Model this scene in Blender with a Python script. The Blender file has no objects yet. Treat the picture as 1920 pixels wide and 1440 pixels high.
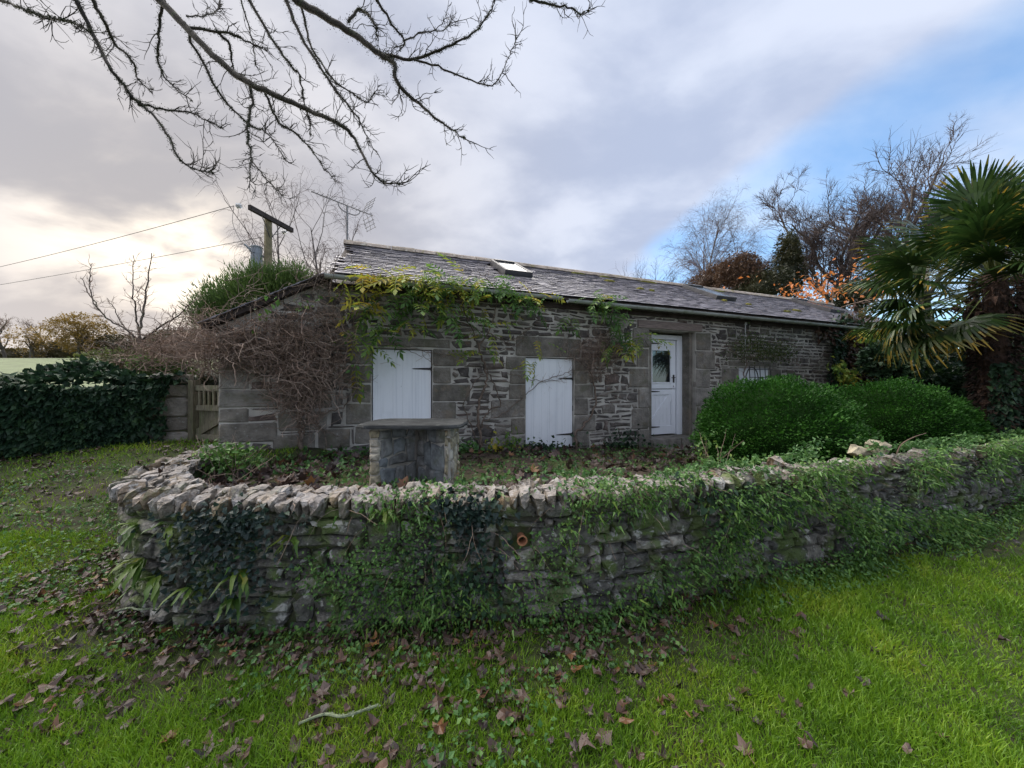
import bpy, math
import numpy as np
from mathutils import Vector, Matrix

# ------------------------------------------------------------------ camera, sky, sun, exposure
S = bpy.context.scene
COL = S.collection
EYE = 1.6
F = 652.0                                   # focal length in pixels of a 1920 wide picture
cam_data = bpy.data.cameras.new('camera')
cam_data.sensor_width = 36.0
cam_data.sensor_fit = 'HORIZONTAL'
cam_data.lens = F / 1920.0 * 36.0
cam_data.clip_start = 0.05
cam_data.clip_end = 3000
cam = bpy.data.objects.new('camera', cam_data)
cam.location = (0, 0, EYE)
cam.rotation_euler = (math.radians(90), 0, 0)
COL.objects.link(cam)
S.camera = cam

SUN_AZ = math.radians(-44)                  # clockwise from +Y: the sun stands behind the clouds, front left
SUN_EL = math.radians(42)
sun_dir = Vector((math.sin(SUN_AZ) * math.cos(SUN_EL), math.cos(SUN_AZ) * math.cos(SUN_EL), math.sin(SUN_EL)))

S.view_settings.view_transform = 'Standard'
S.view_settings.look = 'None'
S.view_settings.gamma = 1.0
S.view_settings.use_curve_mapping = False
S.view_settings.exposure = 2.55
S.render.engine = 'CYCLES'
S.cycles.max_bounces = 5
S.cycles.diffuse_bounces = 2
S.cycles.glossy_bounces = 2
S.cycles.transmission_bounces = 2
S.cycles.transparent_max_bounces = 4

sd = bpy.data.lights.new('sun', 'SUN')
sd.energy = 1.5
sd.angle = math.radians(100)
sd.color = (1.0, 0.93, 0.84)
sun = bpy.data.objects.new('sun', sd)
sun.rotation_euler = sun_dir.to_track_quat('Z', 'Y').to_euler()
sun.location = sun_dir * 60
COL.objects.link(sun)


def nd(nt, typ, **kw):
    n = nt.nodes.new(typ)
    for k, v in kw.items():
        setattr(n, k, v)
    return n


def mth(nt, op, a, b=None, c=None, clamp=False):
    n = nt.nodes.new('ShaderNodeMath')
    n.operation = op
    n.use_clamp = clamp
    for i, v in enumerate((a, b, c)):
        if v is None:
            continue
        if isinstance(v, (int, float)):
            n.inputs[i].default_value = v
        else:
            nt.links.new(v, n.inputs[i])
    return n.outputs[0]


def mixc(nt, fac, a, b, mode='MIX'):
    n = nt.nodes.new('ShaderNodeMix')
    n.data_type = 'RGBA'
    n.blend_type = mode
    n.clamp_factor = True
    for sock, v in ((n.inputs[0], fac), (n.inputs[6], a), (n.inputs[7], b)):
        if isinstance(v, (int, float)):
            sock.default_value = v
        elif isinstance(v, (tuple, list)):
            sock.default_value = (v[0], v[1], v[2], 1)
        else:
            nt.links.new(v, sock)
    return n.outputs[2]


def smooth(nt, v, lo, hi, to0=0.0, to1=1.0):
    n = nt.nodes.new('ShaderNodeMapRange')
    n.interpolation_type = 'SMOOTHSTEP'
    nt.links.new(v, n.inputs[0])
    n.inputs[1].default_value = lo
    n.inputs[2].default_value = hi
    n.inputs[3].default_value = to0
    n.inputs[4].default_value = to1
    return n.outputs[0]


def noise(nt, vec, scale, detail=5, rough=0.55, dist=0.0):
    n = nt.nodes.new('ShaderNodeTexNoise')
    n.inputs['Scale'].default_value = scale
    n.inputs['Detail'].default_value = detail
    n.inputs['Roughness'].default_value = rough
    n.inputs['Distortion'].default_value = dist
    if vec is not None:
        nt.links.new(vec, n.inputs['Vector'])
    return n.outputs[0]


def dotv(nt, vec, d):
    n = nt.nodes.new('ShaderNodeVectorMath')
    n.operation = 'DOT_PRODUCT'
    nt.links.new(vec, n.inputs[0])
    n.inputs[1].default_value = d
    return n.outputs['Value']


W = bpy.data.worlds.new('World')
S.world = W
W.use_nodes = True
W.cycles.sampling_method = 'MANUAL'
W.cycles.sample_map_resolution = 512
nt = W.node_tree
nt.nodes.clear()
out = nd(nt, 'ShaderNodeOutputWorld')
bg = nd(nt, 'ShaderNodeBackground')
bg.inputs['Strength'].default_value = 0.086
sky = nd(nt, 'ShaderNodeTexSky', sky_type='NISHITA')
sky.sun_disc = False
sky.sun_elevation = SUN_EL
sky.sun_rotation = SUN_AZ
sky.altitude = 50
sky.air_density = 1.0
sky.dust_density = 0.6
sky.ozone_density = 2.0
tc = nd(nt, 'ShaderNodeTexCoord')
vec = tc.outputs['Generated']
sep = nd(nt, 'ShaderNodeSeparateXYZ')
nt.links.new(vec, sep.inputs[0])
den = mth(nt, 'ADD', mth(nt, 'MAXIMUM', sep.outputs[2], 0.0), 0.30)
cmb = nd(nt, 'ShaderNodeCombineXYZ')
nt.links.new(mth(nt, 'DIVIDE', sep.outputs[0], den), cmb.inputs[0])
nt.links.new(mth(nt, 'DIVIDE', sep.outputs[1], den), cmb.inputs[1])
mp = nd(nt, 'ShaderNodeMapping')
mp.inputs['Location'].default_value = (3.1, 7.4, 0)
mp.inputs['Rotation'].default_value = (0, 0, math.radians(28))
mp.inputs['Scale'].default_value = (0.85, 1.25, 1)
nt.links.new(cmb.outputs[0], mp.inputs[0])
cl = mp.outputs[0]
n_big = noise(nt, cl, 0.9, 5, 0.5, 0.1)
n_fine = noise(nt, cl, 1.9, 7, 0.52, 0.2)
# the cloud bank covers the west; clear air lies to the east
east = dotv(nt, vec, (0.75, 0.30, -0.59))
cover = mth(nt, 'SUBTRACT', mth(nt, 'ADD', n_big, 0.52), mth(nt, 'MULTIPLY', smooth(nt, east, 0.17, 0.40), 0.66))
mask = smooth(nt, cover, 0.37, 0.60)
shade = smooth(nt, mth(nt, 'ADD', mth(nt, 'MULTIPLY', n_fine, 0.65), mth(nt, 'MULTIPLY', n_big, 0.35)), 0.42, 0.585)
sunlit = mth(nt, 'MAXIMUM', dotv(nt, vec, (-.674, .698, .242)), 0.0)      # where the low light breaks through the cloud
glow = mth(nt, 'POWER', sunlit, 70)
warm = mth(nt, 'POWER', sunlit, 4.0)
c_dark = mixc(nt, warm, (1.0, 1.16, 1.56), (1.08, 1.03, 1.05))
c_lite = mixc(nt, warm, (1.52, 1.66, 2.0), (1.62, 1.53, 1.5))
cloud = mixc(nt, shade, c_dark, c_lite)
gl = mixc(nt, 1.0, (2.6, 2.2, 1.6), glow, 'MULTIPLY')
cloud = mixc(nt, smooth(nt, n_fine, 0.38, 0.62), cloud, mixc(nt, 1.0, cloud, gl, 'ADD'))
low = smooth(nt, sep.outputs[2], 0.40, 0.04)
cloud = mixc(nt, mth(nt, 'MULTIPLY', low, 0.5), cloud, mixc(nt, warm, (1.8, 1.88, 2.05), (1.75, 1.52, 1.34)))
blue = mixc(nt, 1.0, sky.outputs[0], (0.35, 0.46, 0.51), 'MULTIPLY')
thin = mixc(nt, smooth(nt, n_fine, 0.30, 0.70, 0.08, 0.65), blue, (1.75, 1.98, 2.3))
final = mixc(nt, mask, thin, cloud)
nt.links.new(final, bg.inputs['Color'])
nt.links.new(bg.outputs[0], out.inputs['Surface'])

# ------------------------------------------------------------------ helpers
RNG = np.random.default_rng


def pt(px, py, Y):
    """world point at depth Y on the line of sight of a picture position"""
    return np.array([(px - 960) / F * Y, Y, EYE - (py - 720) / F * Y])


def nrm(v):
    v = np.asarray(v, float)
    return v / np.maximum(np.linalg.norm(v, axis=-1, keepdims=True), 1e-9)


class MB:
    """collects numpy vertices and polygons for one mesh"""

    def __init__(self):
        self.v, self.f, self.n = [], [], 0

    def add(self, verts, faces):
        verts = np.asarray(verts, float).reshape(-1, 3)
        if isinstance(faces, np.ndarray):
            faces = [faces + self.n]
            self.f.extend(faces)
        else:
            by = {}
            for fc in faces:
                by.setdefault(len(fc), []).append(fc)
            for k in by:
                self.f.append(np.array(by[k], int) + self.n)
        self.v.append(verts)
        self.n += len(verts)
        return self

    def box(self, a, b):
        (x0, y0, z0), (x1, y1, z1) = a, b
        v = [(x0, y0, z0), (x1, y0, z0), (x1, y1, z0), (x0, y1, z0), (x0, y0, z1), (x1, y0, z1), (x1, y1, z1), (x0, y1, z1)]
        return self.add(v, [(0, 3, 2, 1), (4, 5, 6, 7), (0, 1, 5, 4), (1, 2, 6, 5), (2, 3, 7, 6), (3, 0, 4, 7)])

    def prism(self, poly, y0, y1):
        """polygon in (x, z), counter-clockwise seen from -y, extruded from y0 to y1"""
        n = len(poly)
        v = [(x, y0, z) for x, z in poly] + [(x, y1, z) for x, z in poly]
        f = [tuple(range(n)), tuple(range(2 * n - 1, n - 1, -1))]
        f += [(i, i + n, (i + 1) % n + n, (i + 1) % n) for i in range(n)]
        return self.add(v, f)

    def tubes(self, lines, sides=4, cap=False):
        """lines: list of (points n x 3, radii n)"""
        by = {}
        for P, R in lines:
            by.setdefault(len(P), []).append((P, R))
        for n, L in by.items():
            self.tube_arr(np.array([l[0] for l in L], float), np.array([l[1] for l in L], float), sides, cap)
        return self

    def tube_arr(self, P, R, sides=4, cap=False):
        m, n = P.shape[:2]
        T = nrm(np.gradient(P, axis=1))
        mean = nrm(P[:, -1] - P[:, 0] + 1e-6)
        ref = np.where(np.abs(mean[:, 2:3]) < 0.8, np.array([[0, 0, 1.0]]), np.array([[1.0, 0, 0]]))
        A = nrm(np.cross(T, ref[:, None, :]))
        B = np.cross(T, A)
        ang = np.arange(sides) * 2 * math.pi / sides
        ring = (P[:, :, None, :] + R[:, :, None, None] * (A[:, :, None, :] * np.cos(ang)[None, None, :, None] + B[:, :, None, :] * np.sin(ang)[None, None, :, None]))
        V_ = ring.reshape(-1, 3)
        i, j, k = np.meshgrid(np.arange(m), np.arange(n - 1), np.arange(sides), indexing='ij')
        a = (i * n + j) * sides + k
        b = (i * n + j) * sides + (k + 1) % sides
        self.add(V_, np.stack([a, b, b + sides, a + sides], -1).reshape(-1, 4))
        if cap:
            for q in range(m):
                base = self.n - len(V_) + q * n * sides
                self.f.append(np.array([[base + s for s in range(sides - 1, -1, -1)]]))
                self.f.append(np.array([[base + (n - 1) * sides + s for s in range(sides)]]))
        return self

    def scatter(self, tmpl, pos, rot, scale):
        """copies of a small template at pos with rotation matrices and scales"""
        tv, tf = tmpl
        tv = np.asarray(tv, float)
        scale = np.asarray(scale, float)
        if scale.ndim == 1:
            scale = scale[:, None]
        loc = tv[None] * scale[:, None, :]
        V_ = np.einsum('nij,nkj->nki', rot, loc) + pos[:, None, :]
        N, k = len(pos), len(tv)
        off = self.n + np.arange(N) * k
        by = {}
        for fc in tf:
            by.setdefault(len(fc), []).append(fc)
        for q in by:
            fa = np.array(by[q], int)
            self.f.append((off[:, None, None] + fa[None]).reshape(-1, q))
        self.v.append(V_.reshape(-1, 3))
        self.n += N * k
        return self

    def mesh(self, name, smooth=False):
        me = bpy.data.meshes.new(name)
        V_ = np.concatenate(self.v).astype(np.float32) if self.v else np.zeros((0, 3), np.float32)
        me.vertices.add(len(V_))
        me.vertices.foreach_set('co', V_.ravel())
        loops = np.concatenate([f.ravel() for f in self.f]).astype(np.int32)
        sizes = np.concatenate([np.full(len(f), f.shape[1]) for f in self.f]).astype(np.int32)
        starts = np.concatenate([[0], np.cumsum(sizes)[:-1]]).astype(np.int32)
        me.loops.add(len(loops))
        me.loops.foreach_set('vertex_index', loops)
        me.polygons.add(len(sizes))
        me.polygons.foreach_set('loop_start', starts)
        me.polygons.foreach_set('loop_total', sizes)
        me.polygons.foreach_set('use_smooth', np.full(len(sizes), bool(smooth)))
        me.update(calc_edges=True)
        return me

    def build(self, name, mat, parent=None, loc=None, rot=None, smooth=False, label=None, cat=None, group=None, kind=None):
        me = self.mesh(name, smooth)
        return place(name, me, mat, parent, loc, rot, label, cat, group, kind)


def tag(o, label=None, cat=None, group=None, kind=None):
    if label:
        o['label'] = label
    if cat:
        o['category'] = cat
    if group:
        o['group'] = group
    if kind:
        o['kind'] = kind
    return o


def place(name, me, mat, parent=None, loc=None, rot=None, label=None, cat=None, group=None, kind=None):
    if mat is not None and len(me.materials) == 0:
        me.materials.append(mat)
    o = bpy.data.objects.new(name, me)
    COL.objects.link(o)
    if parent is not None:
        o.parent = parent
    if loc is not None:
        o.location = tuple(float(c) for c in loc)
    if rot is not None:
        o.rotation_euler = rot
    return tag(o, label, cat, group, kind)


def thing(name, label, cat, loc=(0, 0, 0), rotz=0.0, group=None):
    o = bpy.data.objects.new(name, None)
    COL.objects.link(o)
    o.location = tuple(float(c) for c in loc)
    o.rotation_euler = (0, 0, rotz)
    o.empty_display_size = 0.2
    return tag(o, label, cat, group)


def frame(tip, up):
    """rotation matrices whose y axis is tip and whose z axis leans to up"""
    y = nrm(tip)
    x = nrm(np.cross(y, up))
    z = np.cross(x, y)
    return np.stack([x, y, z], -1)


def rand_dirs(r, n):
    return nrm(r.normal(size=(n, 3)))


def catmull(pts, n):
    """smooth curve of n points through pts (arrays of any width)"""
    P = np.asarray(pts, float)
    P = np.concatenate([[2 * P[0] - P[1]], P, [2 * P[-1] - P[-2]]])
    m = len(P) - 3
    t = np.linspace(0, m, n)
    i = np.minimum(t.astype(int), m - 1)
    u = (t - i)[:, None]
    a, b, c, d = P[i], P[i + 1], P[i + 2], P[i + 3]
    return 0.5 * (2 * b + (c - a) * u + (2 * a - 5 * b + 4 * c - d) * u ** 2 + (3 * b - a - 3 * c + d) * u ** 3)


def in_poly(x, y, poly):
    poly = np.asarray(poly, float)
    inside = np.zeros(len(x), bool)
    j = len(poly) - 1
    for i in range(len(poly)):
        xi, yi, xj, yj = poly[i, 0], poly[i, 1], poly[j, 0], poly[j, 1]
        c = ((yi > y) != (yj > y)) & (x < (xj - xi) * (y - yi) / (yj - yi + 1e-12) + xi)
        inside ^= c
        j = i
    return inside


_h = RNG(99)
_hk = _h.normal(size=(14, 2)) * np.linspace(0.5, 5, 14)[:, None]
_hp = _h.uniform(0, 6.28, 14)


def wob(x, y, s=1.0):
    """smooth random height in about -1..1"""
    r = 0
    for (kx, ky), p, a in zip(_hk, _hp, np.linspace(1, 0.25, 14)):
        r = r + a * np.sin((kx * x + ky * y) * s + p)
    return r / 4.0


def sstep(a, b, x):
    t = np.clip((np.asarray(x, float) - a) / (b - a), 0, 1)
    return t * t * (3 - 2 * t)


# ------------------------------------------------------------------ materials
def new_mat(name):
    m = bpy.data.materials.new(name)
    m.use_nodes = True
    nt = m.node_tree
    b = nt.nodes['Principled BSDF']
    return m, nt, b


def stops_ramp(nt, fac, stops, const=False):
    r = nt.nodes.new('ShaderNodeValToRGB')
    r.color_ramp.interpolation = 'CONSTANT' if const else 'LINEAR'
    el = r.color_ramp.elements
    while len(el) > 1:
        el.remove(el[-1])
    for i, (p, c) in enumerate(stops):
        e = el[0] if i == 0 else el.new(p)
        e.position = p
        e.color = (c[0], c[1], c[2], 1)
    nt.links.new(fac, r.inputs[0])
    return r.outputs[0]


def rnd_val(nt):
    oi = nd(nt, 'ShaderNodeObjectInfo')
    g = nd(nt, 'ShaderNodeNewGeometry')
    return mth(nt, 'FRACT', mth(nt, 'ADD', oi.outputs['Random'], g.outputs['Random Per Island'])), g


def rmat(name, stops, rough=0.85, spec=0.3, var_scale=5.0, var=0.35, bump=0.4, bump_scale=45.0, bump_dist=0.01,
         overlays=(), transl=0.0, pos_mix=0.0, pos_scale=1.0, top=None, stretch=None):
    """colour picked per piece from stops, broken up by noise; overlays: (colour, scale, lo, hi, amount)"""
    m, nt, b = new_mat(name)
    rv, g = rnd_val(nt)
    pos = g.outputs['Position']
    if stretch:
        tcn = nd(nt, 'ShaderNodeTexCoord')
        mpn = nd(nt, 'ShaderNodeMapping')
        mpn.inputs['Scale'].default_value = stretch
        nt.links.new(tcn.outputs['Object'], mpn.inputs[0])
        pos = mpn.outputs[0]
    if pos_mix:
        pn = smooth(nt, noise(nt, pos, pos_scale, 3), 0.3, 0.7)
        rv = mth(nt, 'ADD', mth(nt, 'MULTIPLY', rv, 1 - pos_mix), mth(nt, 'MULTIPLY', pn, pos_mix))
    c = stops_ramp(nt, rv, stops)
    if var:
        nv = noise(nt, pos, var_scale, 3, 0.65)
        f = smooth(nt, nv, 0.25, 0.75, 1 - var, 1 + var)
        c = mixc(nt, 1.0, c, f, 'MULTIPLY')
    for col, sc, lo, hi, am in overlays:
        k = mth(nt, 'MULTIPLY', smooth(nt, noise(nt, pos, sc, 3, 0.6, 0.3), lo, hi), am)
        c = mixc(nt, k, c, col)
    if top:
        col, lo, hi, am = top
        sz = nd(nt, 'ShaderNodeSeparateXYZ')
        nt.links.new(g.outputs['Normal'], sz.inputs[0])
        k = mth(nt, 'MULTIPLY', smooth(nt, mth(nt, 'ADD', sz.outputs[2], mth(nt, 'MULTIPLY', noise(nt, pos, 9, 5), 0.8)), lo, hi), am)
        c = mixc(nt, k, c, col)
    nt.links.new(c, b.inputs['Base Color'])
    b.inputs['Roughness'].default_value = rough
    b.inputs['Specular IOR Level'].default_value = spec
    if bump:
        bp = nd(nt, 'ShaderNodeBump')
        bp.inputs['Strength'].default_value = bump
        bp.inputs['Distance'].default_value = bump_dist
        nt.links.new(noise(nt, pos, bump_scale, 3, 0.65), bp.inputs['Height'])
        nt.links.new(bp.outputs[0], b.inputs['Normal'])
    if transl:
        tr = nd(nt, 'ShaderNodeBsdfTranslucent')
        nt.links.new(c, tr.inputs[0])
        mx = nd(nt, 'ShaderNodeMixShader')
        mx.inputs[0].default_value = transl
        nt.links.new(b.outputs[0], mx.inputs[1])
        nt.links.new(tr.outputs[0], mx.inputs[2])
        nt.links.new(mx.outputs[0], nt.nodes['Material Output'].inputs[0])
    return m


M = {}
M['house_stone'] = rmat('house_stone', [(0, (.07, .062, .058)), (.25, (.13, .113, .10)), (.5, (.095, .082, .078)), (.7, (.17, .15, .13)), (.85, (.12, .09, .078)), (1, (.22, .20, .175))],
                        var=.45, var_scale=7, overlays=[((.30, .30, .27), 14, .62, .70, .55), ((.10, .11, .055), 3.2, .58, .75, .5), ((.19, .12, .08), 5.5, .58, .70, .45)], bump=.9, bump_scale=34, bump_dist=.016)
M['granite'] = rmat('granite', [(0, (.15, .135, .115)), (.4, (.21, .19, .165)), (.7, (.17, .15, .125)), (1, (.26, .24, .215))],
                    var=.35, var_scale=5, overlays=[((.36, .36, .34), 26, .62, .70, .5), ((.10, .10, .06), 2.6, .50, .70, .6), ((.22, .17, .12), 3.7, .56, .70, .5)], bump=1.0, bump_scale=30, bump_dist=.02)
M['mortar'] = rmat('mortar', [(0, (.40, .375, .335)), (1, (.46, .43, .385))], var=.35, var_scale=2.5, overlays=[((.13, .125, .085), 1.6, .5, .75, .6)], bump=.6, bump_scale=55)
M['slate'] = rmat('slate', [(0, (.20, .185, .215)), (.4, (.27, .255, .285)), (.75, (.235, .22, .25)), (1, (.34, .32, .345))], rough=.42, spec=.5,
                  var=.35, var_scale=4, overlays=[((.26, .25, .21), 11, .63, .72, .55), ((.12, .11, .04), 3.5, .66, .76, .6)], bump=.25, bump_scale=50, bump_dist=.004)
M['ridge'] = rmat('ridge', [(0, (.20, .17, .14)), (1, (.27, .23, .20))], var=.4, var_scale=6, overlays=[((.40, .39, .35), 9, .55, .66, .7), ((.16, .15, .03), 5, .60, .72, .7)], bump=.7, bump_scale=35)
M['wall_stone'] = rmat('wall_stone', [(0, (.075, .072, .065)), (.3, (.12, .115, .10)), (.55, (.095, .09, .08)), (.8, (.17, .155, .135)), (1, (.26, .24, .205))],
                       var=.6, var_scale=12, overlays=[((.09, .13, .03), 4.5, .46, .62, .8), ((.42, .41, .375), 11, .57, .65, .8)], bump=1.0, bump_scale=26, bump_dist=.025)
M['coping'] = rmat('coping', [(0, (.12, .105, .085)), (.35, (.19, .165, .135)), (.6, (.20, .145, .085)), (.8, (.16, .14, .125)), (1, (.27, .24, .21))],
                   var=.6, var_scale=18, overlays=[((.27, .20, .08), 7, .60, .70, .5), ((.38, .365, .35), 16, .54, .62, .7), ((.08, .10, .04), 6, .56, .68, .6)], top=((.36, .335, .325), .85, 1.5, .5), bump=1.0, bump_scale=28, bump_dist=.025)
M['wall_core'] = rmat('wall_core', [(0, (.075, .07, .05)), (1, (.10, .095, .065))], var=.5, overlays=[((.06, .085, .02), 4, .45, .65, .8)], bump=.8, bump_scale=30)
M['pier_stone'] = rmat('pier_stone', [(0, (.13, .14, .14)), (.35, (.19, .205, .21)), (.65, (.16, .16, .15)), (1, (.25, .25, .24))],
                       var=.45, var_scale=11, overlays=[((.10, .115, .05), 4, .55, .7, .5), ((.40, .41, .40), 20, .64, .70, .6)], bump=.6, bump_scale=45)
M['pier_rubble'] = rmat('pier_rubble', [(0, (.26, .23, .17)), (.5, (.33, .29, .20)), (1, (.40, .37, .31))], var=.5, var_scale=13, overlays=[((.33, .19, .06), 6, .58, .68, .6)], bump=.8)
M['slab'] = rmat('slab', [(0, (.05, .053, .053)), (1, (.065, .065, .065))], rough=.9, spec=.1, var=.4, overlays=[((.22, .23, .21), 14, .62, .70, .5)], bump=.5)
M['iron'] = rmat('iron', [(0, (.02, .02, .022)), (1, (.035, .03, .03))], rough=.55, var=.4, bump=.2)
M['gutter'] = rmat('gutter', [(0, (.36, .38, .36)), (1, (.42, .44, .42))], rough=.5, var=.25, var_scale=3, overlays=[((.16, .19, .10), 5, .52, .72, .6)], bump=.1)
M['lead'] = rmat('lead', [(0, (.05, .05, .055)), (1, (.07, .07, .075))], rough=.5, var=.3, bump=.2)
M['old_wood'] = rmat('old_wood', [(0, (.14, .125, .085)), (1, (.20, .18, .13))], var=.45, var_scale=6, stretch=(14, 14, 1.5), overlays=[((.11, .13, .05), 1.5, .5, .7, .6)], bump=.5, bump_scale=12)
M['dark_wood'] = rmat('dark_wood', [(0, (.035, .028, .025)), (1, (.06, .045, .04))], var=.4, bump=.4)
M['lintel_wood'] = rmat('lintel_wood', [(0, (.19, .15, .135)), (1, (.24, .19, .17))], var=.35, stretch=(1, 10, 10), var_scale=5, bump=.5, bump_scale=15)
M['tile'] = rmat('terracotta', [(0, (.38, .16, .085)), (1, (.42, .19, .10))], var=.35, var_scale=20, bump=.4)
M['metal_grey'] = rmat('metal_grey', [(0, (.25, .27, .30)), (1, (.30, .32, .35))], rough=.45, var=.25, bump=.1)
M['aerial'] = rmat('aerial', [(0, (.22, .21, .21)), (1, (.28, .27, .27))], rough=.5, var=.3, bump=.1)
M['wire'] = rmat('wire', [(0, (.10, .10, .10)), (1, (.12, .12, .12))], var=0, bump=0)
M['insulator'] = rmat('insulator', [(0, (.45, .45, .45)), (1, (.6, .6, .6))], rough=.25, spec=.6, var=.2, bump=0)
M['soil'] = rmat('soil', [(0, (.06, .045, .032)), (1, (.07, .05, .036))], var=.5, var_scale=8, overlays=[((.07, .10, .025), 2.2, .45, .62, .8)], bump=.8, bump_scale=25, bump_dist=.02)
M['earth'] = rmat('earth', [(0, (.028, .038, .010)), (1, (.034, .046, .012))], var=.5, var_scale=7, overlays=[((.034, .024, .017), 2.0, .48, .64, .8)], bump=.8, bump_scale=30, bump_dist=.02)


def white_paint(name, scale_z=0.7, dirt=.6, base=(.72, .76, .82)):
    m, nt, b = new_mat(name)
    tcn = nd(nt, 'ShaderNodeTexCoord')
    mpn = nd(nt, 'ShaderNodeMapping')
    mpn.inputs['Scale'].default_value = (26, 26, scale_z)
    nt.links.new(tcn.outputs['Object'], mpn.inputs[0])
    grain = noise(nt, mpn.outputs[0], 1.0, 6, 0.6)
    c = mixc(nt, smooth(nt, grain, .46, .78, 0, dirt), base, (.36, .40, .46))
    g = nd(nt, 'ShaderNodeNewGeometry')
    c = mixc(nt, smooth(nt, noise(nt, g.outputs['Position'], 5, 6), .52, .78, 0, dirt * .6), c, (.50, .52, .54))
    c = mixc(nt, smooth(nt, noise(nt, g.outputs['Position'], 33, 3), .70, .76, 0, .5), c, (.22, .22, .20))
    nt.links.new(c, b.inputs['Base Color'])
    b.inputs['Roughness'].default_value = .55
    bp = nd(nt, 'ShaderNodeBump')
    bp.inputs['Strength'].default_value = .3
    bp.inputs['Distance'].default_value = .004
    nt.links.new(grain, bp.inputs['Height'])
    nt.links.new(bp.outputs[0], b.inputs['Normal'])
    return m


M['white'] = white_paint('white_paint', .7, .32, (.80, .82, .85))
M['white_door'] = white_paint('white_door', .5, .12, (.80, .82, .86))


def glass_mat(name, col, rough=.04):
    m, nt, b = new_mat(name)
    b.inputs['Base Color'].default_value = (*col, 1)
    b.inputs['Roughness'].default_value = rough
    b.inputs['Specular IOR Level'].default_value = 0.8
    b.inputs['Coat Weight'].default_value = 0.6 if rough < .1 else 0.0
    g = nd(nt, 'ShaderNodeNewGeometry')
    bp = nd(nt, 'ShaderNodeBump')
    bp.inputs['Strength'].default_value = .03
    nt.links.new(noise(nt, g.outputs['Position'], 4, 2), bp.inputs['Height'])
    nt.links.new(bp.outputs[0], b.inputs['Normal'])
    return m


M['glass_dark'] = glass_mat('glass_dark', (.012, .014, .018))
M['glass_sky'] = glass_mat('glass_sky', (.04, .05, .06), .18)

# bark and twigs
M['bark_backlit'] = rmat('bark_backlit', [(0, (.045, .038, .035)), (1, (.07, .06, .05))], var=.5, var_scale=20, overlays=[((.10, .12, .07), 9, .55, .68, .6)], bump=.6)  # overhead boughs: back-lit darkness is put into the bark colour, lichen on top
M['moss_tuft'] = rmat('moss_tuft', [(0, (.03, .04, .018)), (.6, (.055, .065, .03)), (1, (.10, .11, .06))], var=.2, bump=0)
M['bark_grey'] = rmat('bark_grey', [(0, (.065, .055, .048)), (1, (.10, .085, .075))], var=.4, var_scale=6, overlays=[((.10, .12, .06), 2, .5, .7, .5)], bump=.5, bump_scale=10)
M['twig_grey'] = rmat('twig_grey', [(0, (.055, .042, .04)), (1, (.095, .07, .065))], var=.2, bump=0)
M['bark_birch'] = rmat('bark_birch', [(0, (.10, .085, .08)), (1, (.18, .155, .145))], var=.5, var_scale=8, bump=.3)
M['twig_birch'] = rmat('twig_birch', [(0, (.085, .055, .055)), (1, (.14, .09, .085))], var=.2, bump=0)
M['twig_brown'] = rmat('twig_brown', [(0, (.14, .097, .074)), (.5, (.24, .168, .13)), (1, (.38, .29, .23))], var=.25, bump=0)
M['vine_stem'] = rmat('vine_stem', [(0, (.12, .09, .07)), (1, (.18, .135, .105))], var=.45, var_scale=25, bump=.6)
M['pole_wood'] = rmat('pole_wood', [(0, (.20, .17, .10)), (1, (.24, .20, .12))], var=.4, var_scale=3, bump=.4)


def leaf(name, stops, transl=.25, rough=.5, spec=.4, pos_mix=.35, pos_scale=3.0):
    return rmat(name, stops, rough=rough, spec=spec, var=0, bump=0, transl=transl, pos_mix=pos_mix, pos_scale=pos_scale)


M['ivy'] = leaf('ivy_leaf', [(0, (.012, .030, .018)), (.5, (.025, .055, .028)), (.85, (.04, .085, .035)), (1, (.085, .13, .04))], transl=.12, rough=.5, spec=.3)
M['ivy_blue'] = leaf('ivy_blue_leaf', [(0, (.012, .026, .022)), (.6, (.024, .046, .038)), (1, (.045, .08, .045))], transl=.1, rough=.4)
M['ivy_bronze'] = leaf('ivy_bronze_leaf', [(0, (.06, .03, .022)), (.5, (.10, .05, .032)), (1, (.05, .06, .025))], transl=.15)
M['box'] = leaf('box_leaf', [(0, (.010, .040, .005)), (.5, (.022, .085, .009)), (.85, (.040, .13, .014)), (1, (.07, .18, .024))], transl=.2, rough=.6, spec=.2, pos_mix=.4, pos_scale=2.5)
M['trail'] = leaf('trailing_leaf', [(0, (.03, .08, .02)), (.4, (.08, .18, .04)), (.75, (.135, .26, .055)), (1, (.25, .34, .07))], transl=.25)
M['trail_grey'] = leaf('trailing_grey_leaf', [(0, (.05, .09, .04)), (.6, (.11, .18, .07)), (1, (.22, .27, .11))], transl=.2)
M['fern'] = leaf('fern_leaf', [(0, (.04, .095, .015)), (.5, (.08, .16, .022)), (.85, (.15, .22, .035)), (1, (.28, .23, .04))], transl=.3, rough=.4)
M['wist'] = leaf('wisteria_leaf', [(0, (.07, .15, .03)), (.3, (.14, .26, .05)), (.55, (.30, .36, .05)), (.8, (.50, .40, .05)), (1, (.48, .27, .03))], transl=.4, pos_mix=.6, pos_scale=1.8)
M['wist_green'] = leaf('wisteria_green_leaf', [(0, (.05, .13, .035)), (.5, (.09, .20, .045)), (.85, (.16, .28, .05)), (1, (.32, .33, .06))], transl=.4, pos_mix=.5, pos_scale=2.2)
M['climber'] = leaf('climber_leaf', [(0, (.05, .08, .02)), (.6, (.09, .125, .035)), (1, (.16, .16, .05))], transl=.3)
M['box_core'] = leaf('box_core', [(0, (.008, .022, .005)), (1, (.012, .032, .007))], transl=0, rough=.9, spec=.05)
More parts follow.
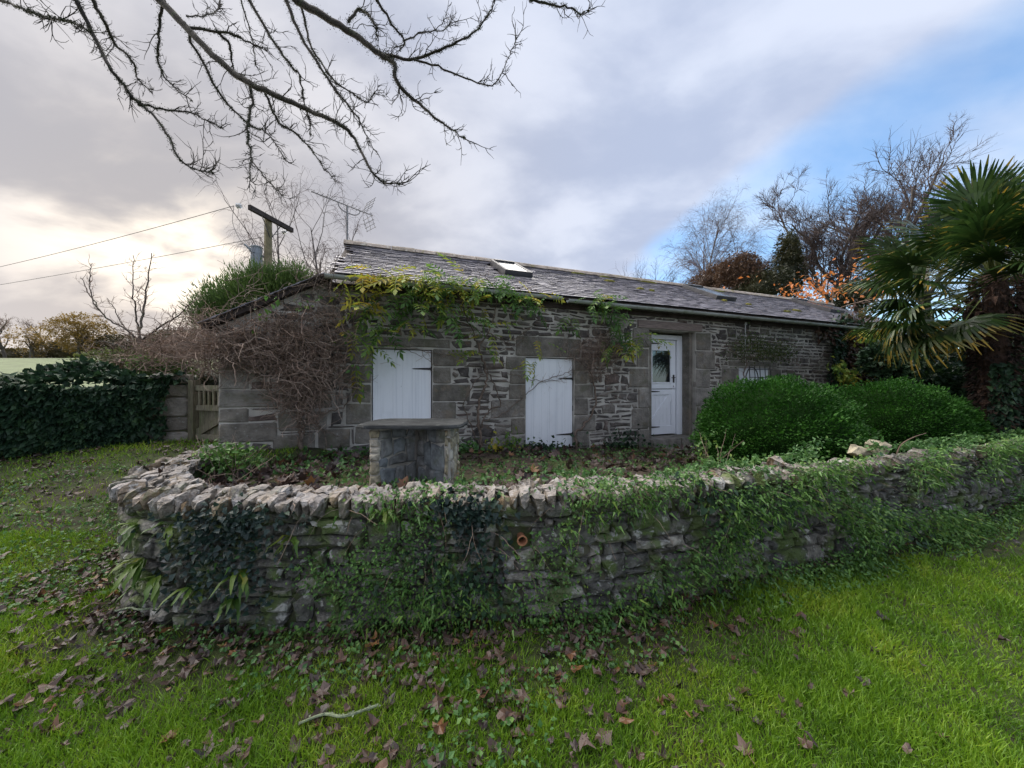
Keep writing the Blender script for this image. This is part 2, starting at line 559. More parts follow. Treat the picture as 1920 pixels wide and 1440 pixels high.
M['conifer'] = leaf('conifer_spray', [(0, (.035, .065, .018)), (.5, (.07, .125, .03)), (1, (.13, .20, .05))], transl=.25, pos_mix=.6, pos_scale=1.2)
M['dark_ever'] = leaf('dark_evergreen', [(0, (.018, .025, .012)), (.6, (.04, .045, .018)), (1, (.075, .06, .03))], transl=.15, pos_mix=.5, pos_scale=.5)
M['brown_shrub'] = leaf('brown_shrub', [(0, (.06, .035, .025)), (.6, (.10, .06, .04)), (1, (.14, .085, .05))], transl=.2, pos_scale=.6)
M['orange'] = leaf('orange_leaf', [(0, (.40, .13, .03)), (.6, (.55, .19, .05)), (1, (.50, .25, .07))], transl=.35)
M['yellow_tree'] = leaf('yellow_tree_leaf', [(0, (.10, .07, .02)), (.5, (.20, .13, .025)), (1, (.32, .20, .035))], transl=.35, pos_mix=.6, pos_scale=.5)
M['far_hedge'] = leaf('far_hedge_leaf', [(0, (.035, .035, .016)), (.6, (.07, .06, .025)), (1, (.11, .09, .035))], transl=.2, pos_scale=.4)
M['palm'] = leaf('palm_leaf', [(0, (.012, .03, .008)), (.5, (.025, .058, .013)), (.85, (.045, .085, .018)), (1, (.10, .12, .03))], transl=.22, rough=.38, pos_mix=.2)
M['palm_old'] = leaf('palm_old_leaf', [(0, (.05, .08, .015)), (.45, (.13, .12, .02)), (1, (.34, .22, .03))], transl=.3, rough=.45, pos_mix=.2)
M['palm_fibre'] = rmat('palm_fibre', [(0, (.018, .013, .010)), (.6, (.034, .022, .017)), (1, (.07, .04, .028))], var=.4, var_scale=12, bump=.8)
M['petiole'] = rmat('petiole', [(0, (.10, .14, .04)), (1, (.16, .17, .06))], var=.3, bump=0)
M['grass'] = leaf('grass_blade', [(0, (.03, .085, .006)), (.12, (.07, .16, .012)), (.35, (.125, .25, .016)), (.7, (.20, .335, .022)), (.93, (.30, .37, .035)), (1, (.36, .34, .10))], transl=.35, rough=.45, pos_mix=.55, pos_scale=1.6)
M['field'] = rmat('field_grass', [(0, (.085, .115, .045)), (1, (.095, .125, .05))], var=.3, var_scale=1.5, bump=.3)
M['fallen'] = leaf('fallen_leaf', [(0, (.028, .018, .016)), (.35, (.058, .035, .028)), (.6, (.095, .056, .042)), (.82, (.040, .030, .028)), (.94, (.17, .075, .030)), (1, (.28, .15, .06))], transl=.1, rough=.45, spec=.5, pos_mix=.1)
M['weed'] = leaf('weed_leaf', [(0, (.04, .10, .03)), (.6, (.075, .18, .045)), (1, (.15, .26, .06))], transl=.25)
M['yellow_leaf'] = leaf('yellow_leaf', [(0, (.42, .33, .04)), (1, (.58, .44, .06))], transl=.35)
M['moss'] = rmat('moss', [(0, (.12, .12, .02)), (1, (.17, .15, .025))], var=.4, var_scale=20, bump=.8)
M['lichen_twig'] = rmat('lichen_twig', [(0, (.16, .19, .12)), (1, (.26, .30, .20))], var=.3, var_scale=30, bump=.6)

# templates: y is the tip direction, z the upper side
T_LEAF = ([(0, 0, 0), (.32, .42, .05), (0, 1, -.06), (-.32, .42, .05)], [(0, 1, 2, 3)])
T_LEAF2 = ([(0, 0, 0), (.30, .45, .09), (0, 1, -.10), (-.30, .45, .09), (0, .5, -.02)], [(0, 1, 4), (1, 2, 4), (2, 3, 4), (3, 0, 4)])
T_IVY = ([(0, 0, 0), (.42, .02, .04), (.34, .42, .06), (0, 1, -.10), (-.34, .42, .06), (-.42, .02, .04), (0, .35, -.03)],
         [(0, 1, 6), (1, 2, 6), (2, 3, 6), (3, 4, 6), (4, 5, 6), (5, 0, 6)])
T_SPRIG = ([(-.035, 0, 0), (.035, 0, 0), (.30, .55, .08), (.02, .95, 0), (-.30, .55, .08), (.02, .5, 0)], [(0, 1, 5), (5, 2, 3), (3, 4, 5)])


def pinnate(n=5):
    """one compound leaf: a rachis with pairs of drooping leaflets"""
    v, f = [], []
    for i in range(n):
        y = .16 + .78 * i / (n - 1)
        L = .30 * (1 - .35 * abs(i / (n - 1) - .35))
        for s in (-1, 1):
            b = len(v)
            z0 = -.30 * y * y
            v += [(0, y, z0), (s * L * .45, y + .01, z0 + .0), (s * L, y + .16, z0 - .10), (s * L * .5, y + .13, z0 - .02)]
            f += [(b, b + 1, b + 2, b + 3)] if s > 0 else [(b, b + 3, b + 2, b + 1)]
    b = len(v)
    v += [(0, .95, -.28), (.09, 1.1, -.36), (0, 1.28, -.46), (-.09, 1.1, -.36)]
    f += [(b, b + 1, b + 2, b + 3)]
    b = len(v)
    v += [(-.012, 0, 0), (.012, 0, 0), (.008, .55, -.09), (-.008, .55, -.09), (.004, 1, -.3), (-.004, 1, -.3)]
    f += [(b, b + 1, b + 2, b + 3), (b + 3, b + 2, b + 4, b + 5)]
    return v, f


T_PIN = pinnate(5)


def stone(r, w, h, d, taper=0.0, rings=2, jit=.10, bulge=.012, ch=(.08, .42)):
    """irregular stone: front at y=0 facing -y, going back to +d; about 40 triangles"""
    hw, hh = w / 2, h / 2
    c = min(hw, hh) * r.uniform(*ch)
    base = np.array([(-hw + c, -hh), (hw - c, -hh), (hw, -hh + c), (hw, hh - c), (hw - c, hh), (-hw + c, hh), (-hw, hh - c), (-hw, -hh + c)])
    base += r.normal(0, jit, base.shape) * np.array([min(hw, .09), min(hh, .07)])
    if taper:
        base[:, 0] *= 1 + taper * (base[:, 1] / hh)
    ins = base * np.array([1 - min(.018 / hw, .3), 1 - min(.016 / hh, .35)])
    V_ = [np.column_stack([ins[:, 0], r.normal(0, bulge * .4, 8), ins[:, 1]])]
    V_.append(np.column_stack([base[:, 0], np.full(8, bulge * 1.1) + r.uniform(0, bulge, 8), base[:, 1]]))
    for k in range(1, rings):
        j = base + r.normal(0, jit * .5, base.shape) * np.array([min(hw, .09), min(hh, .07)])
        V_.append(np.column_stack([j[:, 0], np.full(8, bulge + (d - bulge) * k / (rings - 1)), j[:, 1]]))
    V_ = np.concatenate(V_ + [np.array([[r.normal(0, hw * .2), -bulge * r.uniform(.2, 1.2), r.normal(0, hh * .2)]])])
    ci = len(V_) - 1
    f = []
    for k in range(rings):
        for i in range(8):
            j = (i + 1) % 8
            f.append((k * 8 + i, (k + 1) * 8 + i, (k + 1) * 8 + j, k * 8 + j))
    f += [(i, (i + 1) % 8, ci) for i in range(8)]
    return V_, f


def rubble(r, W_, H_, blocked, wr, hr, cell=.02, top=None):
    """fills a W_ x H_ field with random rectangles: lowest free spot first"""
    nx, nz = int(W_ / cell), int(H_ / cell)
    occ = np.zeros((nx, nz), bool)
    for (a, b, c, d) in blocked:
        occ[max(0, int(round(a / cell))):max(0, int(round(b / cell))), max(0, int(round(c / cell))):max(0, int(round(d / cell)))] = True
    if top is not None:
        zz = (np.arange(nz) + .5) * cell
        for i in range(nx):
            occ[i, zz > top((i + .5) * cell)] = True
    res = []
    for z in range(nz):
        x = 0
        while x < nx:
            if occ[x, z]:
                x += 1
                continue
            e = x
            while e < nx and not occ[e, z]:
                e += 1
            while x < e:
                free = e - x
                hgt = r.uniform(*hr)
                wid = r.uniform(*wr) * (.55 + .45 * hgt / hr[1])
                if r.random() < .12:
                    hgt *= 1.5
                w = min(max(2, int(wid / cell)), free)
                if free - w < 5:
                    w = free
                h = max(2, int(hgt / cell))
                # follow the tops of the neighbours so that courses run through and slots close
                for nb, lim in ((x - 1, 3), (x + w, 3)):
                    if 0 <= nb < nx and occ[nb, z]:
                        q = z
                        while q < nz and occ[nb, q] and q - z < 30:
                            q += 1
                        slot = w * cell < wr[0] * .8
                        if abs(q - z - h) <= (6 if slot else lim) and q - z >= 2:
                            h = q - z
                h2 = 1
                while h2 < h and z + h2 < nz and not occ[x:x + w, z + h2].any():
                    h2 += 1
                if h2 >= 2 and z + h2 < nz and nz - z - h2 < 3 and not occ[x:x + w, z + h2:].any():
                    h2 = nz - z
                occ[x:x + w, z:z + h2] = True
                if w >= 2 and h2 >= 2:
                    res.append((x * cell, (x + w) * cell, z * cell, (z + h2) * cell))
                x += w
    return res

# ------------------------------------------------------------------ the place: plan of the walls
WALL_PTS = np.array([(-3.62, 4.25), (-3.45, 3.6), (-3.24, 3.05), (-2.98, 2.64), (-2.6, 2.38), (-2.2, 2.28), (-1.6, 2.26), (-1.1, 2.28), (-.2, 2.32),
                     (.5, 2.42), (1.4, 2.66), (2.4, 2.97), (3.8, 3.45), (5.8, 4.2), (8.4, 5.2), (11.0, 6.2)])
WALL = catmull(WALL_PTS, 400)                       # front face line of the garden wall, from the house round to the right
_seg = np.linalg.norm(np.diff(WALL, axis=0), axis=1)
WARC = np.concatenate([[0], np.cumsum(_seg)])
WLEN = WARC[-1]
WT = nrm(np.gradient(WALL, axis=0))
WN = np.column_stack([WT[:, 1], -WT[:, 0]])         # outward, to the lawn
WTOP = .865


def wall_at(a):
    a = np.asarray(a, float)
    p = np.stack([np.interp(a, WARC, WALL[:, k]) for k in (0, 1)], -1)
    t = nrm(np.stack([np.interp(a, WARC, WT[:, k]) for k in (0, 1)], -1))
    n = np.stack([t[..., 1], -t[..., 0]], -1)
    return p, t, n


def wall_arc_px(px):
    """arc length where the wall front crosses a picture column (front run only)"""
    q = 960 + F * WALL[:, 0] / WALL[:, 1]
    i0 = int(np.argmin(q))
    return float(np.interp(px, q[i0:], WARC[i0:]))


def ground_h(x, y):
    x, y = np.asarray(x, float), np.asarray(y, float)
    left = .72 * sstep(2.1, 5.0, y) * sstep(-1.2, -3.0, x)
    far = 4.2 * sstep(7, 48, y) + .5 * sstep(48, 400, y)
    near = .02 * wob(x, y, 1.3) + .05 * sstep(-2.2, -3.2, x) * sstep(3.0, 2.2, y)
    right = .12 * sstep(3.0, 9.0, x) * sstep(1.5, 4.0, y)
    return left + far + near + right


gx = np.concatenate([-np.geomspace(600, 9, 40), np.arange(-8.9, 12, .14), np.geomspace(12.1, 600, 40)])
gy = np.concatenate([-np.geomspace(200, 3, 20), np.arange(-2.9, 9, .14), np.geomspace(9.1, 900, 60)])
GX, GY = np.meshgrid(gx, gy, indexing='ij')
GZ = ground_h(GX, GY)
nxg, nyg = len(gx), len(gy)
ii, jj = np.meshgrid(np.arange(nxg - 1), np.arange(nyg - 1), indexing='ij')
a_ = (ii * nyg + jj).ravel()
mb = MB()
mb.add(np.stack([GX.ravel(), GY.ravel(), GZ.ravel()], -1), np.stack([a_, a_ + nyg, a_ + nyg + 1, a_ + 1], -1))
mb.build('ground', M['earth'], smooth=True, kind='structure', label='green lawn and earth sloping up round the stone cottage')

# ------------------------------------------------------------------ cottage
TH = math.radians(20.2)
HU = np.array([math.cos(TH), math.sin(TH)])
HN = np.array([-math.sin(TH), math.cos(TH)])
HP = np.array([-2.6, 5.0, .6])


def H2W(p):
    p = np.asarray(p, float)
    xy = HP[:2] + p[..., 0:1] * HU + p[..., 1:2] * HN
    return np.concatenate([xy, p[..., 2:3] + HP[2]], -1)


def on_wall(px, py, d=0.0):
    """world point on the plane parallel to the cottage front, d metres behind it (negative: in front)"""
    o = np.array([-HP[0] * HU[0] - HP[1] * HU[1], -HP[0] * HN[0] - HP[1] * HN[1], EYE - HP[2]])
    w = np.array([(px - 960) / F, 1.0])
    r = np.array([w @ HU, w @ HN, -(py - 720) / F])
    return o + (d - o[1]) / r[1] * r


def base_h(s):
    """height of the terrace against the cottage, above the cottage origin"""
    return np.interp(s, [-1.5, -.5, 2.2, 6.7, 9, 16], [.02, 0, -.10, -.30, -.30, -.25])


cot = thing('cottage', 'long low rubble stone cottage with slate roof behind the garden wall', 'cottage', HP, TH)
S0, S1 = -1.32, 15.6
ZT = 2.47
ROOF_P = math.atan2(1.32, 2.48)
EAVE_D, EAVE_Z = -.18, 2.53
RIDGE_D, RIDGE_Z = 2.30, 3.85
RL = math.hypot(2.48, 1.32)


def lean_top(s):
    return 1.76 + (s - S0) / (0 - S0) * .74


# openings: s0, s1, z0, z1
OPEN = [(.54, 1.43, .42, 1.54), (3.03, 3.99, -.16, 1.47), (5.71, 6.95, -.14, 2.10), (8.24, 9.28, .66, 1.38)]
mb = MB()
cuts = sorted(set([0, S1] + [v for o in OPEN for v in o[:2]]))
for a, b in zip(cuts[:-1], cuts[1:]):
    op = [o for o in OPEN if o[0] <= a + 1e-6 and o[1] >= b - 1e-6]
    if op:
        if op[0][2] > -.15:
            mb.box((a, .014, -.6), (b, .5, op[0][2]))
        mb.box((a, .014, op[0][3]), (b, .5, ZT))
    else:
        mb.box((a, .014, -.6), (b, .5, ZT))
mb.prism([(S0, -.6), (-.001, -.6), (-.001, lean_top(0)), (S0, lean_top(S0))], .014, .5)
mb.box((S0, .502, -.6), (S0 + .45, 3.6, 1.74))                     # side of the lean-to
mb.box((.002, 4.4, -.6), (S1, 4.8, ZT))                             # back
for a, b in ((.002, .4), (S1 - .4, S1 - .002)):                     # gables
    mb.add([(a, .5, -.6), (a, 4.4, -.6), (a, 4.4, ZT), (a, RIDGE_D, RIDGE_Z - .12), (a, .5, ZT + .12), (b, .5, -.6), (b, 4.4, -.6), (b, 4.4, ZT), (b, RIDGE_D, RIDGE_Z - .12), (b, .5, ZT + .12)],
           [(0, 4, 3, 2, 1), (5, 6, 7, 8, 9), (0, 1, 6, 5), (1, 2, 7, 6), (2, 3, 8, 7), (3, 4, 9, 8), (4, 0, 5, 9)])
wall = mb.build('wall', M['mortar'], cot)

r = RNG(5)
# dressed granite blocks round the openings and at the corner
BL = []
z = -.25
k = 0
for h in (.24, .22, .27, .20, .24, .26, .22, .24):                  # corner of the lean-to
    BL.append((S0 - .005, S0 + (.34 if k % 2 else .66), z, z + h)); z += h; k += 1
for (z0, z1, w0, w1) in ((.40, .72, .36, .42), (.72, 1.00, .28, .70), (1.00, 1.28, .40, .34), (1.28, 1.56, .30, .62)):
    BL.append((.54 - w0, .54, z0, z1)); BL.append((1.43, 1.43 + w1 * .9, z0, z1))
BL += [(.08, 1.72, 1.56, 1.73), (-.72, -.20, .02, .30), (-.66, -.05, .34, .62), (-.18, .26, .06, .36), (.30, .56, .10, .39), (-.62, .02, .64, .88), (1.0, 1.7, .02, .38)]
BL += [(2.84, 4.14, 1.48, 1.84)]
for (z0, z1, w0, w1) in ((-.22, .12, .62, .32), (.12, .42, .28, .46), (.42, .74, .64, .30), (.74, 1.0, .32, .42), (1.0, 1.24, .30, .28), (1.24, 1.475, .38, .46)):
    BL.append((3.03 - w0, 3.03, z0, z1)); BL.append((3.99, 3.99 + w1, z0, z1))
for (z0, z1, w0, w1) in ((-.30, .10, .30, .58), (.10, .52, .44, .34), (.52, .92, .28, .62), (.92, 1.32, .50, .40), (1.32, 1.72, .32, .56), (1.72, 2.11, .42, .44)):
    BL.append((5.71 - w0, 5.71, z0, z1)); BL.append((6.95, 6.95 + w1, z0, z1))
BL += [(7.70, 8.23, .62, 1.36), (9.29, 9.66, .66, 1.36), (7.9, 9.5, 1.40, 1.52)]
LINT = (5.42, 7.10, 2.12, 2.27)                                      # timber lintel over the door
blocked = [(a - S0, b - S0, c + .4, d + .4) for a, b, c, d in BL + OPEN + [LINT]]
for (a, b, c, d) in BL:
    w, h = b - a - .014, d - c - .014
    V_, f_ = stone(r, w, h, .09, jit=.06, bulge=.010, ch=(.04, .16))
    MB().add(V_, f_).build('granite_block', M['granite'], wall, ((a + b) / 2, .004 - r.uniform(0, .014), (c + d) / 2))


def top_of(x):
    s = x + S0
    return (lean_top(s) if s < 0 else ZT) + .4


RA = rubble(r, .5 - S0, ZT + .4, blocked, (.26, .58), (.12, .24), top=top_of)
RB = rubble(r, S1 - .5, ZT + .4, [(a - .5 + S0, b - .5 + S0, c, d) for a, b, c, d in blocked if b + S0 > .5], (.14, .46), (.055, .145))
allr = [(a + S0, b + S0, c - .4, d - .4) for a, b, c, d in RA] + [(a + .5, b + .5, c - .4, d - .4) for a, b, c, d in RB]
allr = [q for q in allr if q[3] > base_h((q[0] + q[1]) / 2) - .05]
allr.sort(key=lambda q: -(q[1] - q[0]) * (q[3] - q[2]) / (5 + .345 * q[0]) ** 2)
rest = MB()
for i, (a, b, c, d) in enumerate(allr):
    gap = r.uniform(.018, .046)
    w, h = max(b - a - gap, .03), max(d - c - gap * .9, .022)
    V_, f_ = stone(r, w, h, .07, jit=.30, bulge=.010)
    lift = r.uniform(-.012, .004)
    ang = r.normal(0, .05)
    if i < 300:
        MB().add(V_, f_).build('stone', M['house_stone'], wall, ((a + b) / 2, (.006 + lift), (c + d) / 2), (0, ang, 0))
    else:
        ca, sa = math.cos(ang), math.sin(ang)
        V2 = V_.copy()
        V2[:, 0] = V_[:, 0] * ca + V_[:, 2] * sa
        V2[:, 2] = -V_[:, 0] * sa + V_[:, 2] * ca
        rest.add(V2 + np.array([(a + b) / 2, (.006 + lift), (c + d) / 2]), f_)
rest.build('small_stones', M['house_stone'], wall, kind='stuff')
# stones on the side wall of the lean-to facing the gate
side = MB()
for (a, b, c, d) in rubble(r, 3.0, 2.1, [], (.25, .5), (.12, .24)):
    V_, f_ = stone(r, b - a - .02, d - c - .02, .06, jit=.15)
    V2 = np.column_stack([V_[:, 1], -V_[:, 0], V_[:, 2]])
    side.add(V2 + np.array([S0 - .022, .55 + (a + b) / 2, (c + d) / 2 - .4]), f_)
side.build('side_stones', M['house_stone'], wall, kind='stuff')

# timber lintel over the door and shutter sills
MB().box((LINT[0], -.02, LINT[2]), (LINT[1], .34, LINT[3])).build('lintel', M['lintel_wood'], cot)
mb = MB()
for i, (a, b) in enumerate(((5.72, 6.10), (6.11, 6.42), (6.43, 6.94))):
    mb.box((a, -.10 - .01 * i, -.28), (b, .36, -.115 + .004 * i))
mb.box((5.60, -.42, -.5), (7.0, -.105, -.27))
mb.build('doorstep', M['granite'], cot)


def hinge(mbx, x0, z, L, sgn, d):
    """tapering strap hinge with a knuckle"""
    mbx.add([(x0, d, z - .019), (x0 + sgn * L * .9, d, z - .007), (x0 + sgn * L, d, z), (x0 + sgn * L * .9, d, z + .007), (x0, d, z + .019),
             (x0, d + .008, z - .019), (x0 + sgn * L * .9, d + .008, z - .007), (x0 + sgn * L, d + .008, z), (x0 + sgn * L * .9, d + .008, z + .007), (x0, d + .008, z + .019)],
            [(0, 1, 2, 3, 4), (9, 8, 7, 6, 5), (0, 5, 6, 1), (1, 6, 7, 2), (2, 7, 8, 3), (3, 8, 9, 4), (4, 9, 5, 0)])
    mbx.tubes([(np.array([(x0, d + .004, z - .035), (x0, d + .004, z + .035)]), np.array([.011, .011]))], 6, True)


def shutter(o, npl, hz, label):
    a, b, c, d = o
    g = .014
    root = bpy.data.objects.new('window_shutter', None)
    COL.objects.link(root)
    root.parent = cot
    root['label'] = label
    xs = np.linspace(a + g, b - g, npl + 1)
    for i in range(npl):
        e = r.uniform(-.004, .004)
        m2 = MB().prism([(xs[i] + .0007, c + g * .7), (xs[i + 1] - .0007, c + g * .7), (xs[i + 1] - .0007, d - g), (xs[i] + .0007, d - g)], .055 + r.uniform(-.0008, .0008), .085)
        m2.build('plank', M['white'], root)
    bk = MB()
    bk.box((a + .02, .086, c + .02), (b - .02, .11, d - .02))
    bk.build('backing', M['white'], root)
    for z_, sgn, L in hz:
        hb = MB()
        hinge(hb, (b - .012) if sgn < 0 else a + .012, z_, L, sgn, .044)
        hb.build('hinge', M['iron'], root)
    return root


sh1 = shutter(OPEN[0], 6, [(1.24, -1, .30)], 'white plank shutter over the stone slab table')
sh2 = shutter(OPEN[1], 6, [(1.10, -1, .30), (.08, -1, .34)], 'tall white plank hatch reaching the ground')
MB().box((3.975, .046, .50), (3.988, .054, .60)).build('latch', M['iron'], sh2)
sh3 = shutter(OPEN[3], 5, [], 'small white shutter behind the round bushes')
MB().box((.50, .0, .365), (1.47, .12, .418)).build('window_sill', M['granite'], cot)
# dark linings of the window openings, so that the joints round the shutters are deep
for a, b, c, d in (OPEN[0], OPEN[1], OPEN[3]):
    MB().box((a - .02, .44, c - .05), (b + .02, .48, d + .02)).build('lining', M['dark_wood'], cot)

# stable door
DD = .33
door = bpy.data.objects.new('door', None)
COL.objects.link(door)
door.parent = cot
door['label'] = 'white half glazed stable door'
fr = MB()
fr.box((5.85, DD - .04, -.10), (5.97, DD + .10, 2.055))
fr.box((6.72, DD - .04, -.10), (6.86, DD + .10, 2.055))
fr.box((5.972, DD - .038, 1.96), (6.718, DD + .10, 2.053))
fr.build('frame', M['white_door'], door)
up = MB()
x0, x1 = 5.98, 6.71
up.box((x0, DD, .90), (x0 + .10, DD + .045, 1.95))
up.box((x1 - .14, DD, .90), (x1, DD + .045, 1.95))
up.box((x0 + .102, DD + .001, 1.72), (x1 - .142, DD + .045, 1.949))
up.box((x0 + .102, DD + .001, .901), (x1 - .142, DD + .045, 1.02))
up.box((x0 + .09, DD - .012, 1.02), (x1 - .13, DD - .001, 1.04))
up.build('upper_leaf', M['white_door'], door)
MB().box((x0 + .102, DD + .018, 1.02), (x1 - .142, DD + .026, 1.72)).build('pane', M['glass_dark'], door)
lo = MB()
lo.box((x0, DD, -.08), (x0 + .09, DD + .045, .885))
lo.box((x1 - .11, DD, -.08), (x1, DD + .045, .885))
lo.box((x0 + .092, DD + .001, .77), (x1 - .112, DD + .045, .884))
lo.box((x0 + .092, DD + .001, -.079), (x1 - .112, DD + .045, .10))
lo.build('lower_leaf', M['white_door'], door)
for i in range(5):
    w = (x1 - x0 - .206) / 5
    MB().box((x0 + .093 + i * w + .002, DD + .022, .102), (x0 + .093 + (i + 1) * w - .002, DD + .04, .768)).build('plank', M['white_door'], door)
pz = [(x0 + .093, .104), (x0 + .19, .104), (x1 - .113, .64), (x1 - .113, .766), (x1 - .20, .766), (x0 + .093, .24)]
MB().prism(pz, DD + .004, DD + .0215).build('brace', M['white_door'], door)
for z_ in (1.87, .84, .08):
    hb = MB()
    hinge(hb, x0 + .0, z_, .30, 1, DD - .010)
    hb.build('hinge', M['iron'], door)
hd = MB()
hd.box((x1 - .075, DD - .010, 1.03), (x1 - .035, DD - .001, 1.20))
hd.tubes([(np.array([(x1 - .055, DD - .004, 1.14), (x1 - .055, DD - .055, 1.14), (x1 - .07, DD - .06, 1.14), (x1 - .16, DD - .055, 1.135)]), np.array([.009, .009, .009, .008]))], 6, True)
hd.build('handle', M['iron'], door)
MB().box((x1 - .065, DD - .008, .93), (x1 - .045, DD - .001, .965)).build('lock', M['aerial'], door)
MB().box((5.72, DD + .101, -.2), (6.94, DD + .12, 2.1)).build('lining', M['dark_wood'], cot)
for a, b in ((5.712, 5.848), (6.862, 6.948)):                          # splayed inner jambs
    MB().box((a, .10, -.14), (b, DD + .10, 2.10)).build('granite_block', M['granite'], wall)

# roof: boards, slates, ridge
roof = MB()
a = (EAVE_D, EAVE_Z)
roof.prism([(0, 0), (1, 0), (1, 1), (0, 1)], 0, 1) if False else None
cp, sp = math.cos(ROOF_P), math.sin(ROOF_P)
roof.add([(.0, EAVE_D, EAVE_Z - .045), (S1 + .1, EAVE_D, EAVE_Z - .045), (S1 + .1, RIDGE_D, RIDGE_Z - .045), (0, RIDGE_D, RIDGE_Z - .045), (S1 + .1, 4.98, EAVE_Z - .1), (0, 4.98, EAVE_Z - .1),
          (.0, EAVE_D, EAVE_Z - .005), (S1 + .1, EAVE_D, EAVE_Z - .005), (S1 + .1, RIDGE_D, RIDGE_Z - .005), (0, RIDGE_D, RIDGE_Z - .005), (S1 + .1, 4.98, EAVE_Z - .04), (0, 4.98, EAVE_Z - .04)],
         [(0, 3, 2, 1), (3, 5, 4, 2), (6, 7, 8, 9), (9, 8, 10, 11), (0, 1, 7, 6), (1, 2, 8, 7), (2, 4, 10, 8), (4, 5, 11, 10), (5, 3, 9, 11), (3, 0, 6, 9)])
roof_o = roof.build('roof', M['dark_wood'], cot)
SKY = [(2.98, 3.58, 1.35, 2.48), (8.65, 9.35, 1.28, 2.50), (13.3, 14.0, 1.28, 2.50)]
tw = [.15, .18, .20, .22, .25, .29]
SH = .235
slate_v = []
for w in tw:
    for q in range(2):
        hw = w / 2 - .003
        ch = r.uniform(-.006, .006, 4)
        v = np.array([(-hw, ch[0], 0), (0, ch[1], 0), (hw, ch[2], 0), (hw, SH, 0), (-hw, SH, 0), (-hw, ch[0], .012), (0, ch[1], .012), (hw, ch[2], .012), (hw, SH, .008), (-hw, SH, .008)])
        slate_v.append((w, v))
SF = [(0, 4, 3, 2, 1), (5, 6, 7, 8, 9), (0, 1, 6, 5), (1, 2, 7, 6), (2, 3, 8, 7), (3, 4, 9, 8), (4, 0, 5, 9)]
slate_me = []
for w, v in slate_v:
    me = MB().add(v, SF).mesh('slate')
    me.materials.append(M['slate'])
    slate_me.append(me)
slates = []
row, t = 0, -.03
while t < RL - .05:
    s = -.03 - r.uniform(0, .1)
    while s < S1 + .1:
        k = int(r.integers(len(slate_v)))
        w = slate_v[k][0]
        c = s + w / 2
        if not any(a - .04 < c < b + .04 and e - .08 < t + .06 < f_ + .0 for a, b, e, f_ in SKY) and c > .06:
            slates.append((c, t + r.normal(0, .004), k, r.normal(0, .008), r.uniform(0, .006)))
        s += w
    t += .128
    row += 1
slates.sort(key=lambda q: (5 + .345 * q[0] + .94 * q[1]))
restS = MB()
ang = ROOF_P - math.asin(.028 / SH)
for i, (s, t, k, yaw, lift) in enumerate(slates):
    loc = np.array([s, EAVE_D + t * cp - sp * (.030 + lift), EAVE_Z + t * sp + cp * (.030 + lift)])
    if i < 300:
        place('slate', slate_me[k], None, roof_o, loc, (ang + r.normal(0, .012), 0, yaw))
    else:
        R_ = np.array(Matrix.Rotation(yaw, 3, 'Z') @ Matrix.Rotation(ang + r.normal(0, .012), 3, 'X'))
        restS.add(slate_v[k][1] @ R_.T + loc, SF)
restS.build('far_slates', M['slate'], roof_o, kind='stuff')
s = -.06
while s < S1:
    L = r.uniform(.42, .50)
    v = []
    for x in (s + .006, s + L - .006):
        for (y, z_) in ((-.17, -.035), (-.10, .045), (-.03, .085), (.04, .085), (.11, .045), (.18, -.035)):
            v.append((x, RIDGE_D + y, RIDGE_Z + z_ + .02 + r.normal(0, .004)))
    f_ = [(i, i + 6, i + 7, i + 1) for i in range(5)] + [(0, 1, 2, 3, 4, 5), (11, 10, 9, 8, 7, 6), (0, 5, 11, 6)]
    MB().add(v, f_).build('ridge_tile', M['ridge'], roof_o)
    s += L
# moss pads on the slates
mo = MB()
for (s, t, L) in ((5.3, 2.62, .5), (6.1, 2.60, .35), (7.6, 2.66, .7), (10.2, 2.6, .5), (5.9, 2.05, .35), (6.4, 1.45, .3), (6.7, 1.38, .2), (9.5, 1.0, .25), (8.8, 1.15, .2), (11.2, .9, .4), (10.4, .6, .3)):
    n = 9
    aa = np.arange(n) * 2 * math.pi / n
    rr = r.uniform(.7, 1.2, n)
    ring = np.column_stack([s + L * .5 * rr * np.cos(aa), t + .06 * rr * np.sin(aa)])
    lo_ = [(x, EAVE_D + y * cp - sp * .04, EAVE_Z + y * sp + cp * .04) for x, y in ring]
    hi_ = [(s + (x - s) * .6, EAVE_D + (t + (y - t) * .6) * cp - sp * .075, EAVE_Z + (t + (y - t) * .6) * sp + cp * .075) for x, y in ring]
    mo.add(lo_ + hi_, [(i, (i + 1) % n, n + (i + 1) % n, n + i) for i in range(n)] + [tuple(range(n, 2 * n))])
mo.build('moss', M['moss'], roof_o, kind='stuff')


def roof_pt(s, t, h):
    return np.array([s, EAVE_D + t * cp - sp * h, EAVE_Z + t * sp + cp * h])


